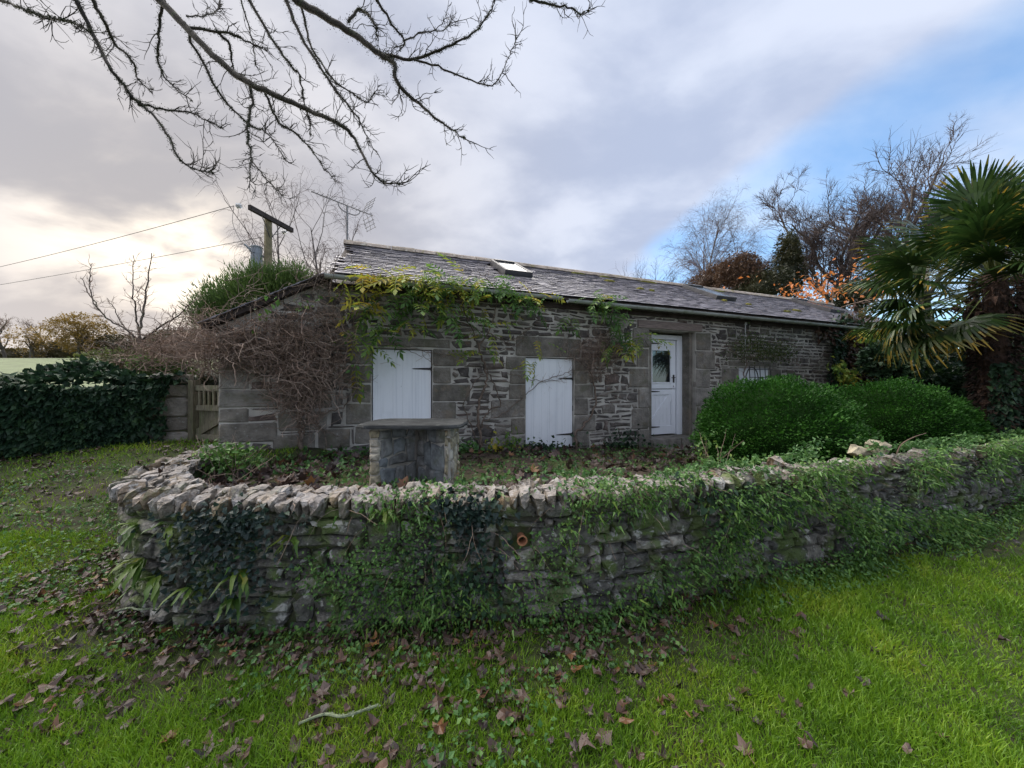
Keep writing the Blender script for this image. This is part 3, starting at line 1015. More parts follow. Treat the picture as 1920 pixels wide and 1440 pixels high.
for k, (a, b, e, f2) in enumerate(SKY):
    root = bpy.data.objects.new('skylight', None)
    COL.objects.link(root)
    root.parent = cot

    def rbox(mbx, s0, s1, t0, t1, h0, h1):
        v = [roof_pt(s_, t_, h_) for h_ in (h0, h1) for s_, t_ in ((s0, t0), (s1, t0), (s1, t1), (s0, t1))]
        mbx.add(v, [(0, 3, 2, 1), (4, 5, 6, 7), (0, 1, 5, 4), (1, 2, 6, 5), (2, 3, 7, 6), (3, 0, 4, 7)])
    m2 = MB()
    rbox(m2, a, a + .07, e, f2, .0, .135)
    rbox(m2, b - .07, b, e, f2, .0, .135)
    rbox(m2, a + .071, b - .071, e, e + .07, .0, .133)
    rbox(m2, a + .071, b - .071, f2 - .12, f2, .0, .16)
    m2.build('frame', M['lead'], root)
    m2 = MB()
    rbox(m2, a + .045, b - .045, e + .045, f2 - .10, .118, .127)
    m2.build('pane', M['glass_sky'], root)
    m2 = MB()
    rbox(m2, a - .05, b + .05, e - .16, e - .002, .03, .036)
    m2.build('flashing', M['lead'], root)


# gutter in two runs with a broken joint, on brackets
def gutter_run(s0, s1, z_):
    n = 8
    aa = np.linspace(math.pi, 2 * math.pi, n)
    prof = [(.055 * math.cos(t), .055 * math.sin(t)) for t in aa]
    inner = [(.049 * math.cos(t), .049 * math.sin(t) + .002) for t in aa[::-1]]
    pr = prof + inner
    v = [(s_, EAVE_D - .05 + y, z_ + zz) for s_ in (s0, s1) for y, zz in pr]
    m_ = len(pr)
    f_ = [(i, (i + 1) % m_, m_ + (i + 1) % m_, m_ + i) for i in range(m_)]
    f_ += [tuple(range(m_ - 1, -1, -1)), tuple(range(m_, 2 * m_))]
    g = MB().add(v, f_).build('gutter', M['gutter'], cot)
    for s_ in np.arange(s0 + .3, s1, 1.15):
        bm_ = MB()
        pb = [(.060 * math.cos(t), .060 * math.sin(t)) for t in aa]
        pi_ = [(.0555 * math.cos(t), .0555 * math.sin(t)) for t in aa[::-1]]
        v = [(x, EAVE_D - .05 + y, z_ + zz) for x in (s_, s_ + .03) for y, zz in pb + pi_]
        bm_.add(v, f_)
        bm_.box((s_ + .002, EAVE_D + .005, z_ - .01), (s_ + .028, .02, z_ + .01))
        bm_.build('bracket', M['gutter'], g)
    return g


gutter_run(-.05, 3.60, 2.505)
gutter_run(3.72, 8.0, 2.475)
gutter_run(8.01, 14.1, 2.47)
MB().box((-.05, -.03, 2.36), (14.2, -.004, 2.45)).build('eaves_board', M['dark_wood'], cot)
# downpipe at the far end and thin white cable by the bushes
dp = MB()
dp.tubes([(np.array([(13.72, -.22, 2.42), (13.72, -.12, 2.28), (13.72, -.07, 2.1), (13.72, -.07, -.3)]), np.full(4, .045))], 8, True)
for z_ in (2.1, 1.1, .2):
    dp.box((13.65, -.13, z_), (13.79, .0, z_ + .05))
dp.build('downpipe', M['gutter'], cot)
cb = MB()
cb.tubes([(np.array([(8.40, -.02, 2.36), (8.40, -.02, 1.9), (8.41, -.02, 1.45), (8.41, -.02, 1.3)]), np.full(4, .012))], 5)
cb.box((8.37, -.04, 2.34), (8.43, -.005, 2.40))
cb.build('cable', M['insulator'], cot)
# lean-to roof: slates seen from the verge
lt = MB()
for (off, th_) in ((.0, .05),):
    v = []
    for y in (-.10, 3.5):
        for (s_, z_) in ((S0 - .14, lean_top(S0 - .14)), (-.02, lean_top(-.02)), (-.02, lean_top(-.02) + .07), (S0 - .14, lean_top(S0 - .14) + .07)):
            v.append((s_, y, z_ + .005))
    lt.add(v, [(0, 1, 2, 3), (7, 6, 5, 4), (0, 4, 5, 1), (1, 5, 6, 2), (2, 6, 7, 3), (3, 7, 4, 0)])
lt.build('lean_to_roof', M['dark_wood'], cot)
ls = MB()
la = math.atan2(.74, -S0)
for i in range(9):
    for j in range(17):
        x0_ = S0 - .17 + i * .155
        v = np.array([(0, 0, 0), (.22, 0, 0), (.22, .2, 0), (0, .2, 0), (0, 0, .009), (.22, 0, .009), (.22, .2, .009), (0, .2, .009)])
        ca, sa = math.cos(la - .05), math.sin(la - .05)
        X = v[:, 0] * ca - v[:, 2] * sa
        Z = v[:, 0] * sa + v[:, 2] * ca
        ls.add(np.column_stack([X + x0_, v[:, 1] - .14 + j * .206, Z + lean_top(x0_) + .095]), [(0, 3, 2, 1), (4, 5, 6, 7), (0, 1, 5, 4), (1, 2, 6, 5), (2, 3, 7, 6), (3, 0, 4, 7)])
ls.build('lean_to_slates', M['slate'], cot, kind='stuff')

# ------------------------------------------------------------------ terrace between the wall and the cottage
nT, nR = 150, 26
at = np.linspace(.02, WLEN, nT)
pw, tw_, nw = wall_at(at)
pw = pw - nw * .16
sh = np.interp(at, [0, .6, 2.0, 3.5, 5.0, 8.0, 11, WLEN], [-1.32, -1.31, -1.2, -.4, 1.2, 6.0, 11, 15.5])
ph = H2W(np.stack([sh, np.full(nT, .06), base_h(sh)], -1))
rows = []
for k in range(nR):
    u = k / (nR - 1)
    zz = (.765 + .015 * np.sin(at * 2)) * (1 - sstep(-.1, .42, u)) + ph[:, 2] * sstep(-.1, .42, u)
    xy = pw * (1 - u) + ph[:, :2] * u
    zz = zz + .03 * wob(xy[:, 0], xy[:, 1], 2.2) * math.sin(math.pi * min(1, u * 1.1))
    rows.append(np.column_stack([xy, zz]))
TER = np.array(rows)                                   # nR x nT x 3
mb = MB()
ii, jj = np.meshgrid(np.arange(nR - 1), np.arange(nT - 1), indexing='ij')
a_ = (ii * nT + jj).ravel()
mb.add(TER.reshape(-1, 3), np.stack([a_, a_ + 1, a_ + nT + 1, a_ + nT], -1))
mb.build('terrace', M['soil'], smooth=True, kind='structure', label='raised earth terrace in front of the cottage')


def terrace_pt(u, v):
    """u: 0 at the wall .. 1 at the cottage; v: 0..1 along"""
    a = np.clip(u, 0, 1) * (nR - 1)
    b = np.clip(v, 0, 1) * (nT - 1)
    i, j = np.minimum(a.astype(int), nR - 2), np.minimum(b.astype(int), nT - 2)
    fa, fb = (a - i)[:, None], (b - j)[:, None]
    return (TER[i, j] * (1 - fa) + TER[i + 1, j] * fa) * (1 - fb) + (TER[i, j + 1] * (1 - fa) + TER[i + 1, j + 1] * fa) * fb


_tf = TER.reshape(-1, 3)


def ter_h(x, y):
    d = (_tf[:, 0] - x) ** 2 + (_tf[:, 1] - y) ** 2
    i = np.argsort(d)[:4]
    w = 1 / (d[i] + 1e-4)
    return float((_tf[i, 2] * w).sum() / w.sum())


# ------------------------------------------------------------------ garden wall
gw = thing('garden_wall', 'curved dry stone garden wall with upright coping stones', 'garden wall', (0, 2.3, 0))
gw_off = np.array([0, 2.3, 0])
core = MB()
n = 220
at = np.linspace(0, WLEN, n)
p, t_, nn = wall_at(at)
sec = [(-.045, -.35), (-.045, .74), (-.30, .74), (-.33, -.35)]
V_ = np.concatenate([np.column_stack([p + nn * o, np.full(n, z_)])[:, None] for o, z_ in sec], 1).reshape(-1, 3) - gw_off
f_ = []
for i in range(n - 1):
    for k in range(4):
        f_.append((i * 4 + k, i * 4 + (k + 1) % 4, (i + 1) * 4 + (k + 1) % 4, (i + 1) * 4 + k))
f_ += [(3, 2, 1, 0), tuple((n - 1) * 4 + k for k in range(4))]
core_o = core.add(V_, f_).build('core', M['wall_core'], gw)
r = RNG(17)
ST = rubble(r, WLEN, .86, [], (.09, .30), (.04, .125))
pipe_a = wall_arc_px(978)
PIPE = (pipe_a, EYE - (1010 - 720) / F * float(wall_at(pipe_a)[0][1]))
ST2 = []
for (a, b, c, d) in ST:
    ca, cz = (a + b) / 2, (c + d) / 2 - .08
    if abs(ca - PIPE[0]) < (b - a) / 2 + .045 and abs(cz - PIPE[1]) < (d - c) / 2 + .045:
        continue
    ST2.append((a, b, c - .08, d - .08))


def wkey(q):
    pp = wall_at((q[0] + q[1]) / 2)[0]
    vis = 1.0 if pp[1] < 3.4 else .4
    return -(q[1] - q[0]) * (q[3] - q[2]) / (pp[1] ** 2) * vis


ST2.sort(key=wkey)
rest = MB()
for i, (a, b, c, d) in enumerate(ST2):
    w, h = b - a - r.uniform(.006, .02), d - c - r.uniform(.004, .016)
    V_, f_ = stone(r, w, h, .10, jit=.26, bulge=.014)
    ca = (a + b) / 2
    pp, tt, n2 = wall_at(ca)
    rz = math.atan2(tt[1], tt[0])
    off = r.uniform(-.022, .020)
    loc = np.array([pp[0] + n2[0] * off, pp[1] + n2[1] * off, (c + d) / 2]) - gw_off
    if i < 300:
        MB().add(V_, f_).build('stone', M['wall_stone'], gw, loc, (r.normal(0, .05), r.normal(0, .06), rz))
    else:
        ca_, sa_ = math.cos(rz), math.sin(rz)
        V2 = np.column_stack([V_[:, 0] * ca_ - V_[:, 1] * sa_, V_[:, 0] * sa_ + V_[:, 1] * ca_, V_[:, 2]])
        rest.add(V2 + loc, f_)
rest.build('small_stones', M['wall_stone'], gw, kind='stuff')
a = .05
while a < WLEN - .2:
    w = r.uniform(.060, .098)
    pp, tt, n2 = wall_at(a + w / 2)
    rz = math.atan2(tt[1], tt[0])
    far_ = pp[0] > .6
    if far_:
        w *= 1.25
    if not (far_ and r.random() < .10):
        hgt = r.uniform(.10, .145)
        dep = r.uniform(.10, .15)
        V_, f_ = stone(r, w * .82, hgt, dep, taper=r.uniform(.12, .38), rings=4, jit=.24, bulge=.024, ch=(.35, .65))
        loc = np.array([pp[0] + n2[0] * r.uniform(.0, .06), pp[1] + n2[1] * r.uniform(.0, .06), WTOP - hgt / 2 + r.uniform(-.018, .012)]) - gw_off
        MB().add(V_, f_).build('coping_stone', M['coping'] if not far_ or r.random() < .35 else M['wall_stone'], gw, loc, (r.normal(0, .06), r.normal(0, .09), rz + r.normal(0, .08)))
    a += w
# small flat stones bedded between and behind the coping
a = .1
while a < 7.5:
    w = r.uniform(.045, .09)
    pp, tt, n2 = wall_at(a)
    V_, f_ = stone(r, w, r.uniform(.045, .075), r.uniform(.06, .10), rings=3, jit=.26, bulge=.022, ch=(.3, .6))
    loc = np.array([*(pp - n2 * (r.uniform(.09, .30) if a < 2.4 else r.uniform(.09, .2))), WTOP + r.uniform(-.05, -.018)]) - gw_off
    MB().add(V_, f_).build('bedding_stone', M['coping'], gw, loc, (r.normal(0, .12), r.normal(0, .12), math.atan2(tt[1], tt[0]) + r.normal(0, .4)))
    a += w * (.22 if a < 2.4 else .45)
# terracotta drain pipe end
pp, tt, n2 = wall_at(PIPE[0])
n_ = 16
v = []
for (rad, dep) in ((.036, .012), (.026, .012), (.026, -.16), (.036, -.16)):
    for q in range(n_):
        an = q * 2 * math.pi / n_
        x, z_ = rad * math.cos(an), rad * math.sin(an)
        v.append((pp[0] + tt[0] * x + n2[0] * (dep + .02), pp[1] + tt[1] * x + n2[1] * (dep + .02), PIPE[1] + z_))
f_ = []
for k in range(3):
    for q in range(n_):
        f_.append((k * n_ + q, (k + 1) * n_ + q, (k + 1) * n_ + (q + 1) % n_, k * n_ + (q + 1) % n_))
f_.append(tuple(3 * n_ + q for q in range(n_)))
MB().add(np.array(v) - gw_off, f_).build('drain_pipe', M['tile'], gw)

# ------------------------------------------------------------------ slab table on its stone pier
PX, PY = pt(768, 800, 3.22)[:2]
ped_z = ter_h(PX, PY) - .03
tab = thing('stone_table', 'slate slab table on a rubble stone pier by the first shutter', 'stone table', (PX, PY, ped_z))
HT = EYE - (803 - 720) / F * 3.22 - ped_z                # underside of the slab
r = RNG(8)
# plan: two front cheeks, and two inner faces that meet in a dark corner at the middle
fa = [(-.385, 0), (-.285, 0)]
fb = [(.315, .0), (.375, .0)]
cor = (0.0, .34)
mb = MB()
mb.add([(x, y, z_) for z_ in (0, HT) for x, y in ((-.38, .03), (-.29, .03), (-.02, .36), (.32, .03), (.37, .03), (.37, .5), (-.38, .5))],
       [(6, 5, 4, 3, 2, 1, 0), (7, 8, 9, 10, 11, 12, 13)] + [(i, (i + 1) % 7, 7 + (i + 1) % 7, 7 + i) for i in range(7)])
pier = mb.build('pier', M['mortar'], tab)


def face_stones(p0, p1, wr, hr, mat, nm, dep=.045):
    p0, p1 = np.array(p0, float), np.array(p1, float)
    L = np.linalg.norm(p1 - p0)
    t2 = (p1 - p0) / L
    n2 = np.array([t2[1], -t2[0]])
    rz = math.atan2(t2[1], t2[0])
    for (a, b, c, d) in rubble(r, L, HT, [], wr, hr):
        V_, f_ = stone(r, b - a - .012, d - c - .012, dep, jit=.16, bulge=.008)
        q = p0 + t2 * (a + b) / 2 + n2 * (.006 + r.uniform(0, .01))
        MB().add(V_, f_).build(nm, mat, pier, (q[0], q[1], (c + d) / 2), (0, r.normal(0, .05), rz))


face_stones((-.385, .02), (-.285, .02), (.09, .12), (.06, .12), M['pier_rubble'], 'stone')
face_stones((-.285, .02), (-.02, .34), (.12, .22), (.10, .24), M['pier_stone'], 'stone')
face_stones((-.02, .34), (.32, .02), (.10, .22), (.10, .22), M['pier_stone'], 'stone')
face_stones((.318, .02), (.375, .02), (.08, .10), (.08, .16), M['pier_rubble'], 'stone')
face_stones((.375, .03), (.375, .5), (.10, .22), (.08, .18), M['pier_rubble'], 'stone')
face_stones((-.385, .5), (-.385, .03), (.10, .22), (.08, .18), M['pier_rubble'], 'stone')
mb = MB()
n = 28
ol = []
for i in range(n):
    an = i * 2 * math.pi / n
    cx, sy = math.cos(an), math.sin(an)
    q = (abs(cx) ** 7 + abs(sy) ** 7) ** (-1 / 7)
    ol.append((cx * q * .49 * (1 + r.normal(0, .012)), .24 + sy * q * .33 * (1 + r.normal(0, .018))))
ol = np.array(ol)
v = [(x, y, HT + .001 + r.normal(0, .002)) for x, y in ol * np.array([.985, .985])] + [(x, y, HT + .018 + r.normal(0, .003)) for x, y in ol] + [(x, y, HT + .036) for x, y in ol * np.array([.98, .98]) + np.array([0, .004])]
f_ = [tuple(range(n - 1, -1, -1)), tuple(range(2 * n, 3 * n))]
for k in range(2):
    f_ += [(k * n + i, k * n + (i + 1) % n, (k + 1) * n + (i + 1) % n, (k + 1) * n + i) for i in range(n)]
mb.add(v, f_).build('slab', M['slab'], tab)

# ------------------------------------------------------------------ vegetation tools
def grow(r, base, d0, L0, r0, levels, jitter=None):
    """levels of branches as arrays (points m x n x 3, radii m x n); level 0 is the trunk"""
    out = []
    P0, D, L, R = np.array([base], float), nrm(np.array([d0], float)), np.array([L0], float), np.array([r0], float)
    for li, lv in enumerate(levels):
        n = lv.get('n', 6)
        m = len(P0)
        pts = np.zeros((m, n, 3))
        pts[:, 0] = P0
        d = D.copy()
        for k in range(1, n):
            d = nrm(d + r.normal(0, lv['gnarl'], (m, 3)) + np.array([0, 0, lv['trop']]))
            pts[:, k] = pts[:, k - 1] + d * (L / (n - 1))[:, None]
        tpr = np.linspace(1, lv.get('tip', .35), n)
        rad = R[:, None] * tpr[None]
        out.append((pts, rad))
        if li + 1 < len(levels):
            nx = levels[li + 1]
            nb = nx['nb']
            idx = np.repeat(np.arange(m), nb)
            M_ = len(idx)
            t = r.uniform(nx.get('t0', .25), 1.0, M_)
            t[::nb] = 1.0
            f = t * (n - 1)
            i = np.minimum(f.astype(int), n - 2)
            u = (f - i)[:, None]
            P0 = pts[idx, i] * (1 - u) + pts[idx, i + 1] * u
            tan = nrm(pts[idx, i + 1] - pts[idx, i])
            side = nrm(np.cross(tan, r.normal(size=(M_, 3))))
            an = r.normal(nx['ang'], .22, M_)[:, None]
            D = tan * np.cos(an) + side * np.sin(an)
            L = L[idx] * nx['lr'] * r.uniform(.6, 1.25, M_) * (1.12 - .45 * t)
            R = np.maximum((rad[idx, i] * nx.get('rr', .55)), nx.get('rmin', .003))
            R = np.minimum(R, rad[idx, i] * .9)
    return out


def bare_tree(name, label, cat, base, height, rad, levels, mat_trunk, mat_twig, seed, split=2, d0=(0, 0, 1), group=None, sides=3):
    r = RNG(seed)
    lv = grow(r, base, d0, height, rad, levels)
    root = thing(name, label, cat, base, 0, group)
    tr = MB()
    for P, R in lv[:split]:
        tr.tube_arr(P - np.array(base), R, 6 if P.shape[0] < 40 else 4)
    tr.build('trunk', mat_trunk, root, smooth=True)
    cr = MB()
    for P, R in lv[split:]:
        cr.tube_arr(P - np.array(base), R, sides)
    cr.build('crown', mat_twig, root)
    return root, lv


def leaf_cloud(mb, r, pos, size, tmpl=T_LEAF, tip=None, up=(0, 0, 1), spread=1.0, aspect=1.0):
    n = len(pos)
    t = rand_dirs(r, n) * spread
    if tip is not None:
        t = t + np.asarray(tip)
    R_ = frame(t, np.asarray(up) + r.normal(0, .6, (n, 3)))
    sc = r.uniform(.6, 1.25, n)[:, None] * size * np.array([[aspect, 1, 1]])
    mb.scatter(tmpl, pos, R_, sc)


def lump(r, c, rad, n, noise_amp=.16, shell=(.78, 1.03), upper=-.35, freq=3.0):
    """points near the surface of an uneven rounded mass, with outward directions"""
    d = rand_dirs(r, int(n * 1.6))
    d = d[d[:, 2] > upper][:n]
    k = 1 + noise_amp * (wob(d[:, 0] * freq + c[0], d[:, 1] * freq + d[:, 2] * 2.3 * freq, 1.0))
    q = r.uniform(shell[0], shell[1], len(d)) * k
    return np.asarray(c) + d * np.asarray(rad) * q[:, None], d


def blob(c, rad, seed=0, nu=18, nv=10, amp=.1):
    """closed uneven rounded solid that fills the heart of a bush"""
    v, f = [], []
    for j in range(nv + 1):
        for i in range(nu):
            th, ph = i * 2 * math.pi / nu, j * math.pi / nv
            d = np.array([math.cos(th) * math.sin(ph), math.sin(th) * math.sin(ph), math.cos(ph)])
            k = 1 + amp * float(wob(d[0] * 3 + c[0], d[1] * 3 + d[2] * 6.9, 1.0))
            v.append(np.asarray(c) + d * np.asarray(rad) * k)
    for j in range(nv):
        for i in range(nu):
            f.append((j * nu + i, (j + 1) * nu + i, (j + 1) * nu + (i + 1) % nu, j * nu + (i + 1) % nu))
    return v, f


def arcs(r, starts, dirs, L, rad, n=5, gnarl=.25, trop=0.0):
    m = len(starts)
    P = np.zeros((m, n, 3))
    P[:, 0] = starts
    d = nrm(dirs)
    for k in range(1, n):
        d = nrm(d + r.normal(0, gnarl, (m, 3)) + np.array([0, 0, trop]))
        P[:, k] = P[:, k - 1] + d * (np.asarray(L) / (n - 1))[:, None]
    R = np.asarray(rad)[:, None] * np.linspace(1, .35, n)[None]
    return P, R


# ------------------------------------------------------------------ background right: birch, oaks, evergreens, orange sapling
BIRCH = [dict(n=9, gnarl=.05, trop=.03, tip=.15), dict(nb=20, ang=.55, lr=.42, gnarl=.10, trop=.06, t0=.22, rr=.42, n=6), dict(nb=8, ang=.6, lr=.55, gnarl=.14, trop=-.02, rr=.5, n=6), dict(nb=7, ang=.6, lr=.55, gnarl=.14, trop=-.20, rr=.5, n=5, rmin=.018), dict(nb=6, ang=.55, lr=.8, gnarl=.14, trop=-.26, n=4, rmin=.015)]
OAK = [dict(n=6, gnarl=.06, trop=.05, tip=.6), dict(nb=11, ang=.60, lr=1.3, gnarl=.15, trop=.10, t0=.35, rr=.6, n=9), dict(nb=10, ang=.62, lr=.5, gnarl=.20, trop=.07, t0=.15, rr=.5, n=7), dict(nb=9, ang=.65, lr=.5, gnarl=.22, trop=.07, rr=.5, n=5, rmin=.024), dict(nb=10, ang=.6, lr=.65, gnarl=.2, trop=.06, n=4, rmin=.021)]


def gbase(px, Y):
    x = (px - 960) / F * Y
    return np.array([x, Y, float(ground_h(x, Y))])


def height_to(py, b):
    return EYE - (py - 720) / F * b[1] - b[2]


b = gbase(1296, 25)
bare_tree('birch_tree', 'slender bare birch rising behind the middle of the roof', 'tree', b, height_to(362, b) * .76, .15, BIRCH, M['bark_birch'], M['twig_birch'], 3)
b = gbase(1352, 26)
bare_tree('birch_tree', 'shorter bare birch beside the slender one, nearer the bare oaks', 'tree', b, height_to(395, b) * .76, .12, BIRCH, M['bark_birch'], M['twig_birch'], 4, d0=(.06, 0, 1))
b = gbase(1325, 28)
bare_tree('birch_tree', 'bare birch filling the gap between the two other birches', 'tree', b, height_to(385, b) * .76, .13, BIRCH, M['bark_birch'], M['twig_birch'], 8)
b = gbase(1235, 27)
MULTI = [dict(n=6, gnarl=.05, trop=.05, tip=.5), dict(nb=10, ang=.42, lr=.9, gnarl=.10, trop=.10, t0=.15, rr=.5, n=7), dict(nb=8, ang=.5, lr=.45, gnarl=.16, trop=.06, rr=.5, n=5, rmin=.012), dict(nb=6, ang=.55, lr=.55, gnarl=.2, trop=.05, n=4, rmin=.010)]
bare_tree('bare_shrub', 'low bare many-stemmed shrub showing over the ridge left of the birches', 'shrub', b, height_to(485, b) * .62, .14, MULTI, M['bark_grey'], M['twig_grey'], 6, split=1)
b = gbase(1590, 26)
bare_tree('oak_tree', 'wide bare oak behind the roof, left of the tallest tree', 'tree', b, height_to(320, b) * .47, .34, OAK, M['bark_grey'], M['twig_grey'], 11)
b = gbase(1745, 29)
bare_tree('oak_tree', 'tallest bare oak with crooked limbs above the palm', 'tree', b, height_to(215, b) * .43, .40, OAK, M['bark_grey'], M['twig_grey'], 15, d0=(.05, 0, 1))
b = gbase(1960, 27)
bare_tree('oak_tree', 'bare oak cut by the picture edge behind the palm', 'tree', b, height_to(290, b) * .42, .34, OAK, M['bark_grey'], M['twig_grey'], 21, d0=(-.02, 0, 1))


def bush_tree(name, label, cat, base, c, rads, n, size, mat, seed, tmpl=T_LEAF, twig=None, nlump=7, group=None, core=True, core_mat=None):
    """dense tree or shrub built of several uneven lumps with its own stem"""
    r = RNG(seed)
    c, rads, base = np.array(c, float), np.array(rads, float), np.array(base, float)
    root = thing(name, label, cat, base, 0, group)
    mb_ = MB()
    lines = [(np.array([base, (base * 2 + c) / 3, (base + 2 * c) / 3, c]) - base, np.array([.12, .10, .07, .04]) * rads.mean())]
    for k in range(nlump):
        d = rand_dirs(r, 1)[0]
        cc = c + d * rads * (.55 if k else 0)
        rr = rads * r.uniform(.42, .62) if k else rads * .72
        p, dr = lump(r, cc, rr, n // nlump, .22, (.70, 1.08), upper=-.8)
        leaf_cloud(mb_, r, p - base, size, tmpl, dr * 1.1 + np.array([0, 0, .25]))
        lines.append((np.array([base, (base + c) / 2, (cc + c) / 2, cc]) - base, np.array([.06, .05, .03, .02]) * rads.mean()))
    mb_.build('crown', mat, root)
    MB().tubes(lines, 5).build('trunk', M['bark_grey'], root)
    if core:
        v, f_ = blob(c - base, rads * .55, seed)
        MB().add(v, f_).build('crown', core_mat or mat, root, smooth=True)
    return root


b = gbase(1395, 20)
bush_tree('evergreen_shrub', 'dark brownish evergreen mass behind the second skylight', 'shrub', b, pt(1395, 520, 20), (1.5, 1.3, 1.3), 7000, .20, M['brown_shrub'], 31, T_SPRIG)
b = gbase(1470, 20)
bush_tree('evergreen_shrub', 'tall dark green evergreen column behind the roof', 'shrub', b, pt(1478, 505, 20), (.7, .8, 1.9), 6000, .20, M['dark_ever'], 32, T_SPRIG, nlump=9)
b = gbase(1440, 19)
bush_tree('evergreen_shrub', 'low dark evergreen peeping over the ridge below the column', 'shrub', b, pt(1430, 540, 19), (1.6, 1.2, 1.1), 5000, .18, M['dark_ever'], 33, T_SPRIG)
b = gbase(1620, 18)
bush_tree('evergreen_shrub', 'dark evergreen under the wide bare oak', 'shrub', b, pt(1610, 555, 18), (1.5, 1.2, .9), 5000, .18, M['dark_ever'], 34, T_SPRIG)
b = gbase(1330, 22)
bush_tree('evergreen_shrub', 'rusty brown shrub at the foot of the birches', 'shrub', b, pt(1330, 530, 22), (1.3, 1.2, 1.0), 3500, .2, M['brown_shrub'], 35, T_SPRIG)

r = RNG(41)
b = gbase(1555, 13)
root = thing('beech_sapling', 'bare twigs with bright orange leaves above the ridge', 'tree', b)
lv = grow(r, b, (0, 0, 1), 4.6, .05, [dict(n=6, gnarl=.05, trop=.05, tip=.3), dict(nb=12, ang=.8, lr=.42, gnarl=.12, trop=.05, t0=.35, rr=.5), dict(nb=6, ang=.7, lr=.5, gnarl=.2, trop=0, rmin=.008, n=5)])
tw = MB()
for P, R in lv:
    tw.tube_arr(P - b, R, 4)
tw.build('trunk', M['twig_brown'], root)
lp = []
for (px, py, sp, n) in ((1530, 545, 16, 75), (1500, 540, 18, 40), (1560, 545, 16, 45), (1590, 530, 22, 16), (1600, 510, 30, 14), (1475, 548, 14, 14), (1545, 525, 22, 26), (1640, 500, 25, 10), (1380, 540, 30, 8), (1620, 545, 22, 14)):
    for _ in range(n):
        lp.append(pt(px + r.normal(0, sp), py + r.normal(0, sp * .7), 13 + r.normal(0, .5)))
lm = MB()
leaf_cloud(lm, r, np.array(lp) - b, .16, T_LEAF2, (0, 0, -.8))
lm.build('foliage', M['orange'], root)

# ------------------------------------------------------------------ background left: field, hedge, far trees
fx = np.linspace(-110, -14, 40)
fy = np.linspace(14, 52, 24)
X, Yg = np.meshgrid(fx, fy, indexing='ij')
ii, jj = np.meshgrid(np.arange(39), np.arange(23), indexing='ij')
a_ = (ii * 24 + jj).ravel()
MB().add(np.stack([X.ravel(), Yg.ravel(), (ground_h(X, Yg) + .05).ravel()], -1), np.stack([a_, a_ + 24, a_ + 25, a_ + 1], -1)).build('field', M['field'], smooth=True, kind='structure', label='pale green grass field rising beyond the ivy wall')
for i, (px, Y, h, w, seed, lab) in enumerate(((20, 52, 2.0, 5.5, 51, 'low dark field hedge at the far left edge'), (130, 50, 2.6, 5.5, 52, 'dark field hedge below the yellow tree'), (250, 47, 3.2, 5.5, 53, 'dark field hedge behind the bare fruit tree'), (340, 44, 3.6, 5.0, 54, 'dark field hedge just left of the conifer'))):
    b = gbase(px, Y)
    bush_tree('field_hedge', lab, 'hedge', b, b + np.array([0, 0, h * .45]), (w, 1.6, h * .62), 5000, .42, M['far_hedge'], seed, T_SPRIG, nlump=9)
b = gbase(150, 46)
bush_tree('oak_tree', 'rounded oak with yellow-brown autumn leaves in the far field', 'tree', b, b + np.array([0, 0, 3.3]), (3.4, 2.6, 2.5), 6000, .34, M['yellow_tree'], 55, T_SPRIG, nlump=10, core=False)
FAR = [dict(n=6, gnarl=.07, trop=.05, tip=.5), dict(nb=9, ang=.6, lr=.8, gnarl=.15, trop=.06, t0=.4, rr=.6, n=7), dict(nb=7, ang=.65, lr=.55, gnarl=.2, trop=.05, t0=.2, n=5), dict(nb=7, ang=.7, lr=.5, gnarl=.22, trop=.05, rmin=.022, n=4), dict(nb=4, ang=.6, lr=.6, gnarl=.22, trop=.03, n=4, rmin=.016)]
for i, (px, Y, py, seed, lab) in enumerate(((10, 50, 560, 61, 'bare far tree at the very edge of the field'), (95, 52, 570, 62, 'bare far tree between the edge one and the yellow oak'), (190, 55, 590, 63, 'bare far tree behind the yellow oak'), (285, 50, 600, 64, 'bare far tree behind the fruit tree'), (350, 46, 605, 65, 'bare far tree close to the conifer'))):
    b = gbase(px, Y)
    bare_tree('bare_tree', lab, 'tree', b, height_to(py, b) * .45, .22, FAR, M['bark_grey'], M['twig_brown'], seed)
b = gbase(60, 48)
bush_tree('far_shrub', 'thin golden-brown shrub in the far field by the edge', 'shrub', b, b + np.array([0, 0, 2.6]), (2.6, 2, 2.3), 1500, .32, M['yellow_tree'], 57, T_SPRIG, nlump=8, core=False)

b = gbase(400, 7.4)
bush_tree('evergreen_shrub', 'dark shrub seen through the bars of the garden gate', 'shrub', b, pt(395, 735, 7.4), (1.0, .5, .75), 3000, .09, M['dark_ever'], 58, T_LEAF)

# weeping birches behind the conifer
WEEP = [dict(n=8, gnarl=.06, trop=.04, tip=.2), dict(nb=12, ang=.6, lr=.42, gnarl=.12, trop=.06, t0=.3, rr=.45, n=6), dict(nb=7, ang=.6, lr=.55, gnarl=.15, trop=-.06, n=5, rmin=.009), dict(nb=6, ang=.5, lr=.75, gnarl=.13, trop=-.45, n=6, rmin=.005)]
for px, Y, py, seed, lab in ((520, 15, 385, 71, 'weeping bare birch just behind the utility pole'), (618, 16, 405, 72, 'weeping bare birch between the pole and the aerial'), (655, 17.5, 430, 73, 'weeping bare birch half hidden by the roof under the aerial')):
    b = gbase(px, Y)
    bare_tree('birch_tree', lab, 'tree', b, height_to(py, b) * .93, .10, WEEP, M['bark_birch'], M['twig_birch'], seed)

